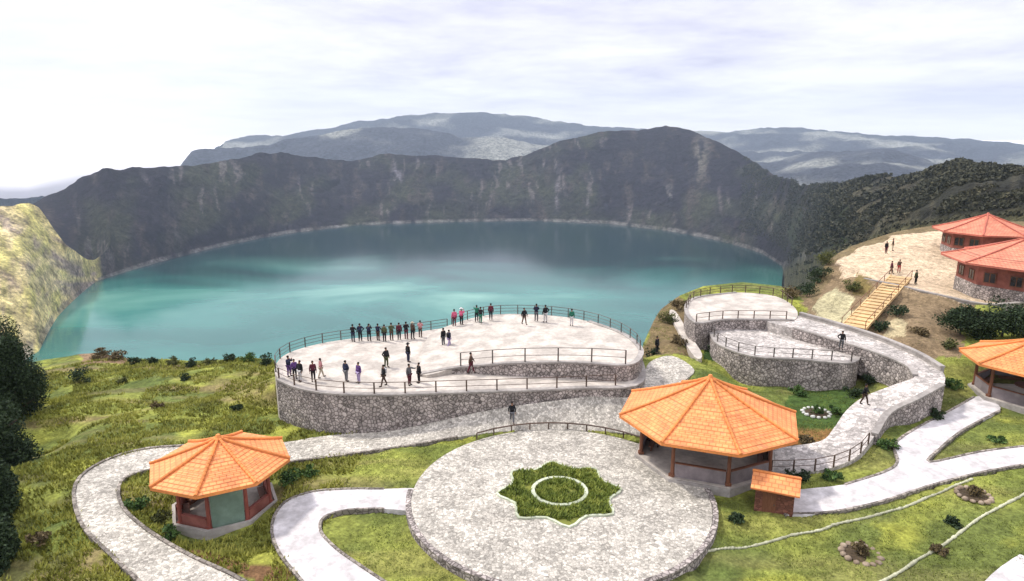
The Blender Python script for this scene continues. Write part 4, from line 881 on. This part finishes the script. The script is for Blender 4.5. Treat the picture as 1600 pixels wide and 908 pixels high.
# trees on the far right ridge
for i, (px, r, h, lab) in enumerate(((1572, 600, 8, 'dark lone tree standing on the right ridge skyline'), (1503, 700, 5, 'dark tree on the highest point of the right ridge'), (1455, 800, 5, 'left dark tree on the right ridge skyline'))):
    a, z = az_z(px, 268, r); ii = int(np.argmin(np.abs(azs - a))); jj = int(np.argmin(np.abs(RR[:, ii] - np.interp(a, RM[:, 0], RM[:, 1]))))
    tree(lab, float(XX[jj, ii]), float(YY[jj, ii]), float(ZZ[jj, ii]) - 1.2, h, h * .42, M['leaf_dark'], 900, 1.1, 'trees on the right ridge', seed=80 + i)
def scrub():
    rs = np.random.RandomState(12); n = 38000
    rr_, cc_ = [], []
    kk = np.where((KR > 1.15) & (KR < 8.4))[0]; aa = np.where((azs > az_r(1150, 420, 0)[0]) & (azs < R(46)))[0]
    r0 = rs.choice(kk, n); c0 = rs.choice(aa, n)
    x, y, z = XX[r0, c0], YY[r0, c0], ZZ[r0, c0]; d = np.hypot(x, y); ok = (z > -240) & (fbm(x / 40, y / 40, 3, 91) > .42)
    x, y, z, d = x[ok] + rs.uniform(-2, 2, ok.sum()), y[ok] + rs.uniform(-2, 2, ok.sum()), z[ok], d[ok]
    k = 9; m = len(x) * k; sz = np.clip(d / 230, 1.0, 4.2) * rs.uniform(.5, 1.3, len(x)); sz_ = np.repeat(sz, k)[:, None]
    p = np.repeat(np.stack([x, y, z + sz * .3], -1), k, 0) + rs.normal(size=(m, 3)) * sz_ * np.array([.42, .42, .26])
    d1 = rs.normal(size=(m, 3)); d1 /= np.linalg.norm(d1, axis=1)[:, None]; d2 = np.cross(d1, rs.normal(size=(m, 3))); d2 /= np.linalg.norm(d2, axis=1)[:, None]
    s = sz_ * rs.uniform(.25, .55, m)[:, None]
    co = np.stack([p - d1 * s, p + d2 * s * .7, p + d1 * s, p - d2 * s * .7], 1).reshape(-1, 3)
    tag(pydata('scrub', co, np.arange(m * 4).reshape(-1, 4), M['leaf_scrub']), 'dark green scrub covering the hillside behind the sandy yard', 'scrub', kind='stuff')
M['leaf_scrub'] = leaf_mat('scrub_leaves', (.016, .018, .010), (.034, .036, .020), (.085, .078, .042), .03)
scrub()

# ground cover
def scatter_grass():
    rs = np.random.RandomState(5); n = 150000; a = rs.uniform(R(-43), R(43), n); r = 24 + (100 - 24) * rs.uniform(0, 1, n) ** 1.0
    x, y = r * np.sin(a), r * np.cos(a); rbx = np.interp(a, azB, rB); ok = (r < rbx - .5) & (np.hypot(x - PLC.x, y - PLC.y) > PLR + .4)
    for sl, d in SLABS: ok &= ~inpoly(x, y, sl)
    for pg in (brown_slope, SAND): ok &= ~(inpoly(x, y, pg) & (rs.uniform(0, 1, n) > .06))
    for c, rr in ((cl, 3.9), (cm, 5.9), (cr_, 4.9), (hB, 7.3)): ok &= np.hypot(x - c.x, y - c.y) > rr
    ok &= (fbm(x / 2.5, y / 2.5, 3, 19) > .40)
    x, y = x[ok], y[ok]; z = near_h(x, y)
    left = x < -12
    for nm, msk, h0, h1, mm, sp in (('tussock_grass', left, .10, .34, M['grass'], .26), ('lawn_grass', ~left, .05, .14, M['lawn'], .24)):
        o = tuft_mesh(nm, np.stack([x[msk], y[msk], z[msk] - .03], -1), h0, h1, mm, None, 4, sp, 8); tag(o, 'short green grass on the lawns around the plaza' if nm == 'lawn_grass' else 'rough yellow green tussock grass on the left slope', 'grass', kind='stuff')
M['lawn'] = leaf_mat('lawn_blades', (.08, .10, .018), (.165, .205, .04), (.28, .32, .07), .5)
scatter_grass()

# ================================================================== PEOPLE
def skin_mesh(joints, bones, sub=1):
    me = bpy.data.meshes.new('tmp'); names = list(joints); me.from_pydata([joints[k][0] for k in names], [(names.index(a), names.index(b)) for a, b in bones], [])
    o = bpy.data.objects.new('tmp', me); COL.objects.link(o); md = o.modifiers.new('s', 'SKIN'); md.use_smooth_shade = True
    if not me.skin_vertices: me.skin_vertices.new()
    for i, k in enumerate(names):
        rr = joints[k][1]; me.skin_vertices[0].data[i].radius = rr if isinstance(rr, tuple) else (rr, rr)
    me.skin_vertices[0].data[0].use_root = True
    ss = o.modifiers.new('u', 'SUBSURF'); ss.levels = sub; ss.render_levels = sub
    dg = bpy.context.evaluated_depsgraph_get(); dg.update(); m2 = bpy.data.meshes.new_from_object(o.evaluated_get(dg)); bpy.data.objects.remove(o); bpy.data.meshes.remove(me)
    return m2
POSE = {  # hand and elbow positions, leg spread, lean
 'stand': dict(la=((-.23, .02, 1.12), (-.25, -.04, .86)), ra=((.23, .02, 1.12), (.25, -.04, .86)), lf=(-.10, 0), rf=(.10, -.03)),
 'lean': dict(la=((-.25, -.14, 1.16), (-.18, -.42, 1.06)), ra=((.25, -.14, 1.16), (.18, -.42, 1.06)), lf=(-.11, .05), rf=(.11, -.05)),
 'photo': dict(la=((-.25, -.12, 1.20), (-.08, -.30, 1.48)), ra=((.25, -.12, 1.20), (.08, -.30, 1.48)), lf=(-.12, 0), rf=(.12, -.04)),
 'hip': dict(la=((-.37, .05, 1.16), (-.20, -.05, 1.00)), ra=((.24, .0, 1.12), (.27, -.08, .87)), lf=(-.13, .03), rf=(.09, -.06)),
 'point': dict(la=((-.23, .02, 1.12), (-.25, -.04, .86)), ra=((.28, -.22, 1.33), (.28, -.47, 1.42)), lf=(-.10, -.04), rf=(.12, .05)),
 'walk': dict(la=((-.24, .10, 1.14), (-.23, .12, .90)), ra=((.24, -.10, 1.14), (.22, -.24, .96)), lf=(-.08, .26), rf=(.08, -.26)),
}
def make_meshes(pose):
    p = POSE[pose]; V = Vector; lf, rf = p['lf'], p['rf']
    J = dict(pelvis=(V((0, 0, .94)), (.15, .11)), waist=(V((0, 0, 1.10)), (.125, .09)), chest=(V((0, 0, 1.30)), (.16, .11)), neckb=(V((0, .0, 1.43)), (.075, .07)), neck=(V((0, -.01, 1.50)), (.055, .055)), head=(V((0, -.015, 1.60)), (.082, .095)), crown=(V((0, -.015, 1.69)), (.06, .075)),
             ls=(V((-.18, 0, 1.39)), .06), le=(V(p['la'][0]), .042), lw=(V(p['la'][1]), .028), rs=(V((.18, 0, 1.39)), .06), re=(V(p['ra'][0]), .042), rw=(V(p['ra'][1]), .028),
             lh=(V((-.09, 0, .88)), .095), lk=(V((lf[0] * 1.0, lf[1] * .5 - .02, .50)), .058), lan=(V((lf[0], lf[1] + .02, .09)), .04), lt=(V((lf[0] * 1.15, lf[1] - .13, .035)), .033),
             rh=(V((.09, 0, .88)), .095), rk=(V((rf[0] * 1.0, rf[1] * .5 - .02, .50)), .058), ran=(V((rf[0], rf[1] + .02, .09)), .04), rt=(V((rf[0] * 1.15, rf[1] - .13, .035)), .033))
    for s, e, w in (('l', 'le', 'lw'), ('r', 're', 'rw')):
        d = (J[w][0] - J[e][0]).normalized(); h = J[w][0] + d * .08; J[s + 'palm'] = (h, (.036, .02))
    B = [('pelvis', 'waist'), ('waist', 'chest'), ('chest', 'neckb'), ('neckb', 'neck'), ('neck', 'head'), ('head', 'crown'), ('chest', 'ls'), ('ls', 'le'), ('le', 'lw'), ('lw', 'lpalm'), ('chest', 'rs'), ('rs', 're'), ('re', 'rw'), ('rw', 'rpalm'),
         ('pelvis', 'lh'), ('lh', 'lk'), ('lk', 'lan'), ('lan', 'lt'), ('pelvis', 'rh'), ('rh', 'rk'), ('rk', 'ran'), ('ran', 'rt')]
    body = skin_mesh(J, B, 1)
    bm = bmesh.new(); bm.from_mesh(body); hb = MB(); hb.bm.free(); hb.bm = bm
    hb.blob((0, -.115, 1.60), (.013, .02, .02), 1); hb.blob((-.085, 0, 1.60), (.012, .022, .032), 1); hb.blob((.085, 0, 1.60), (.012, .022, .032), 1)   # nose, ears
    for w, e in (('lw', 'le'), ('rw', 're')):
        d = (J[w][0] - J[e][0]).normalized(); s = d.cross(Vector((0, 1, 0.2))).normalized(); base = J[w][0] + d * .10
        for k in range(4):
            o = s * (.018 * (k - 1.5)); a = base + o; m_ = a + d * (.035 + .005 * (k in (1, 2))); t_ = m_ + (d * .7 + Vector((0, -.5, 0))) * .03; hb.cone(a, m_, .009, .008, 5); hb.cone(m_, t_, .008, .006, 5)
        sd_ = 1 if w == 'lw' else -1; a = J[w][0] + d * .05; b_ = a + (s * sd_ * .7 + d) .normalized() * .055; hb.cone(a, b_, .011, .008, 5)
    bm.to_mesh(body); bm.free()
    up = lambda q, g: (q[0], tuple(x + g for x in q[1]) if isinstance(q[1], tuple) else q[1] + g)
    JT = {k: up(J[k], .022) for k in ('pelvis', 'waist', 'chest', 'neckb', 'ls', 'le', 'lw', 'rs', 're', 'rw')}
    JT['hem'] = (Vector((0, 0, .86)), (.17, .13)); JT['pelvis'] = (Vector((0, 0, .96)), (.165, .125))
    top = skin_mesh(JT, [('pelvis', 'hem'), ('pelvis', 'waist'), ('waist', 'chest'), ('chest', 'neckb'), ('chest', 'ls'), ('ls', 'le'), ('le', 'lw'), ('chest', 'rs'), ('rs', 're'), ('re', 'rw')])
    JL = {k: up(J[k], .02) for k in ('pelvis', 'lh', 'lk', 'lan', 'rh', 'rk', 'ran')}
    legs = skin_mesh(JL, [('pelvis', 'lh'), ('lh', 'lk'), ('lk', 'lan'), ('pelvis', 'rh'), ('rh', 'rk'), ('rk', 'ran')])
    b = MB()
    b.blob((0, .012, 1.635), (.098, .108, .105), 2, .02); b.bm.verts.ensure_lookup_table()
    for v in list(b.bm.verts):
        if v.co.y < -.055 and v.co.z < 1.67: v.co.y = -.055
        if v.co.z < 1.56: v.co.z = 1.56
    hair = bpy.data.meshes.new('hair'); b.bm.to_mesh(hair); b.bm.free(); hair.shade_smooth()
    b = MB()
    shs = []
    for f in (lf, rf):
        b.blob((f[0] * 1.08, f[1] - .07, .045), (.052, .135, .05), 2)
        for v in b.bm.verts: v.co.z = max(v.co.z, 0)
        sh = bpy.data.meshes.new('shoe'); b.bm.to_mesh(sh); b.bm.free(); sh.shade_smooth(); shs.append(sh); b = MB()
    b.box((0, .17, 1.22), (.30, .16, .42), bev=.05); pack = bpy.data.meshes.new('pack'); b.bm.to_mesh(pack); b.bm.free()
    b = MB(); b.cone((0, -.01, 1.665), (0, -.01, 1.675), .19, .18, 16); b.cone((0, 0, 1.67), (0, 0, 1.78), .105, .085, 14); hat = bpy.data.meshes.new('hat'); b.bm.to_mesh(hat); b.bm.free()
    return dict(body=body, top=top, legs=legs, hair=hair, shoe_a=shs[0], shoe_b=shs[1], pack=pack, hat=hat)
PM = {k: make_meshes(k) for k in POSE}
PC = {}
def pmat(key, c):
    if key not in PC: PC[key] = mat(key, c, .85, tuple(x * .7 for x in c), 9)
    return PC[key]
CL = dict(black=(.012, .012, .015), navy=(.02, .025, .06), maroon=(.12, .02, .035), pink=(.62, .12, .22), green=(.02, .16, .10), grey=(.16, .16, .17), purple=(.13, .06, .22), white=(.68, .66, .66), brown=(.10, .06, .04), rose=(.65, .30, .30), olive=(.08, .09, .04), red=(.45, .04, .04), blue=(.05, .10, .28), cream=(.55, .48, .36), lilac=(.45, .36, .58))
def person(px, py, z, pose, top, legs, face, label, hat=None, pack=None, s=1.0):
    p = P(px, py, z); e = empty('person', p, face); e.scale = (s, s, s); tag(e, label, 'person', 'visitors at the crater lake'); q = PM[pose]
    def add(nm, key, m, par=e):
        me = q[key].copy(); me.materials.clear(); me.materials.append(m); me.name = nm; return link(nm, me, par)
    bd = add('body', 'body', pmat('skin', (.30, .16, .10)))
    add('jacket', 'top', pmat('cloth_' + top, CL[top]), e); add('trousers', 'legs', pmat('cloth_' + legs, CL[legs]), e); add('shoe', 'shoe_a', pmat('cloth_black', CL['black']), e); add('shoe', 'shoe_b', pmat('cloth_black', CL['black']), e); add('hair', 'hair', pmat('hair', (.012, .009, .008)), e)
    if hat: add('hat', 'hat', pmat('cloth_' + hat, CL[hat]), e)
    if pack: add('backpack', 'pack', pmat('cloth_' + pack, CL[pack]), e)
A = math.pi     # facing away from the camera, to the lake
k3 = 2.8
PPL = [
 (552,534,k3,'lean','black','navy',A,'person in black leaning at the left end of the row on the lake railing',None,None),
 (563,533,k3,'hip','navy','black',A+.3,'person in a navy jacket second from the left in the railing row',None,None),
 (577,533,k3,'photo','black','black',A,'person in black taking a photo, third from the left in the railing row',None,'navy'),
 (591,532,k3,'lean','navy','brown',A-.2,'person in navy top and brown trousers fourth in the railing row',None,None),
 (601,534,k3,'stand','olive','black',A,'person in an olive jacket in the middle of the railing row',None,None),
 (612,532,k3,'lean','olive','brown',A,'person in olive and brown leaning sixth in the railing row',None,None),
 (624,531,k3,'stand','maroon','black',A+.2,'person in a maroon jacket with black trousers, third from the right in the railing row',None,None),
 (635,530,k3,'lean','black','maroon',A,'person in a black jacket and maroon trousers, second from the right in the railing row',None,None),
 (645,530,k3,'point','brown','black',A-.3,'person in brown at the right end of the railing row','cream',None),
 (657,527,k3,'lean','rose','brown',A,'person in a rose top leaning just right of the railing row',None,None),
 (710,510,3.4,'stand','pink','maroon',A+.4,'person in a pink jacket and maroon trousers on the lake railing, left of the pair',None,None),
 (721,508,3.5,'photo','pink','black',A-.5,'person in pink with a white hat beside the green jacket person','white',None),
 (745,503,3.8,'point','green','black',A,'person in a green jacket on the upper terrace railing',None,'green'),
 (751,505,3.9,'lean','black','green',A-.4,'person in black top and green trousers beside the green jacket',None,None),
 (767,500,4.0,'stand','maroon','black',A+.1,'person in a dark maroon jacket on the railing right of the green jacket',None,None),
 (819,507,4.3,'walk','black','brown',.6,'lone person in black and brown walking on the upper terrace',None,None),
 (838,502,4.3,'lean','navy','grey',A,'person in navy and grey at the railing, left of a pair',None,None),
 (852,504,4.3,'hip','black','white',A+.5,'person in a black jacket and white trousers, right of the pair',None,None),
 (693,541,3.1,'stand','black','grey',A+.8,'person in black with grey trousers near the middle of the terrace, left one',None,None),
 (702,543,3.1,'walk','navy','lilac',A-.8,'person in navy and lilac near the middle of the terrace, right one',None,'black'),
 (452,588,k3,'photo','navy','purple',1.2,'person in navy taking a photo at the left tip of the terrace',None,None),
 (461,592,k3,'stand','purple','black',.6,'person in purple standing close to the left tip of the terrace',None,'black'),
 (470,596,k3,'hip','black','white',-.5,'person in a black jacket and white trousers at the left tip group',None,None),
 (490,596,k3,'stand','maroon','black',.4,'person in a maroon jacket at the left of the terrace, beside the rose top',None,None),
 (502,590,k3,'walk','rose','cream',2.2,'person in rose and cream clothes at the left of the terrace',None,None),
 (541,596,k3,'hip','navy','grey',2.6,'person in a navy jacket and grey trousers left of the purple jacket',None,None),
 (561,598,k3,'stand','purple','lilac',-.6,'person in a purple jacket and lilac trousers alone on the left terrace',None,None),
 (604,574,k3,'hip','black','olive',.9,'person in black and olive, the further of two at the centre of the left terrace',None,None),
 (600,603,k3,'walk','black','brown',-1.0,'person in black and brown near the front railing, below the other in black',None,'white'),
 (638,566,k3,'stand','black','navy',2.4,'person in black and navy alone in the open centre of the terrace','black',None),
 (640,602,k3,'point','grey','maroon',.9,'person in grey top and maroon trousers of the pair by the front railing',None,None),
 (655,598,k3,'stand','black','black',-.9,'person all in black of the pair by the front railing',None,None),
 (736,583,2.9,'walk','brown','maroon',1.5,'person in brown below the front railing of the upper terrace',None,None),
 (800,661,0.42,'walk','black','grey',.2,'lone person in a black jacket walking on the path behind the plaza',None,None),
 (1026,552,2.1,'stand','black','black',.7,'person all in black on the path right of the upper terrace',None,None),
 (1314,546,3.6,'hip','black','grey',-.4,'person in black and grey on the ramp path at the foot of the golden staircase',None,None),
 (1350,632,1.9,'walk','black','brown',.8,'person in black and brown walking down the lower ramp path',None,None),
 (1384,396,7.0,'stand','black','maroon',.2,'lone person in black and maroon on the far edge of the sandy yard',None,None),
 (1394,392,7.1,'stand','brown','cream',1.0,'person in brown and cream beside the one in black on the far sandy yard',None,None),
 (1392,428,6.0,'walk','maroon','brown',1.4,'person in a maroon jacket at the top of the golden staircase',None,None),
 (1404,426,6.1,'point','brown','red',-.8,'person in brown with red trousers at the top of the golden staircase',None,None),
 (1430,444,5.7,'stand','olive','black',.5,'person in olive and black right of the staircase top',None,None),
 (893,509,4.3,'stand','green','white',A,'person in green and white standing alone at the lake railing right of the others',None,None),
]
for r_ in PPL:
    px, py, z = r_[0], r_[1], r_[2]
    if 1375 < px < 1440 and py < 450:
        for _ in range(4): q = P(px, py, z); z = gz(q.x, q.y) + .02
    person(px, py, z, *r_[3:], s=random.uniform(1.07, 1.16))
print('OBJS', len(bpy.data.objects))
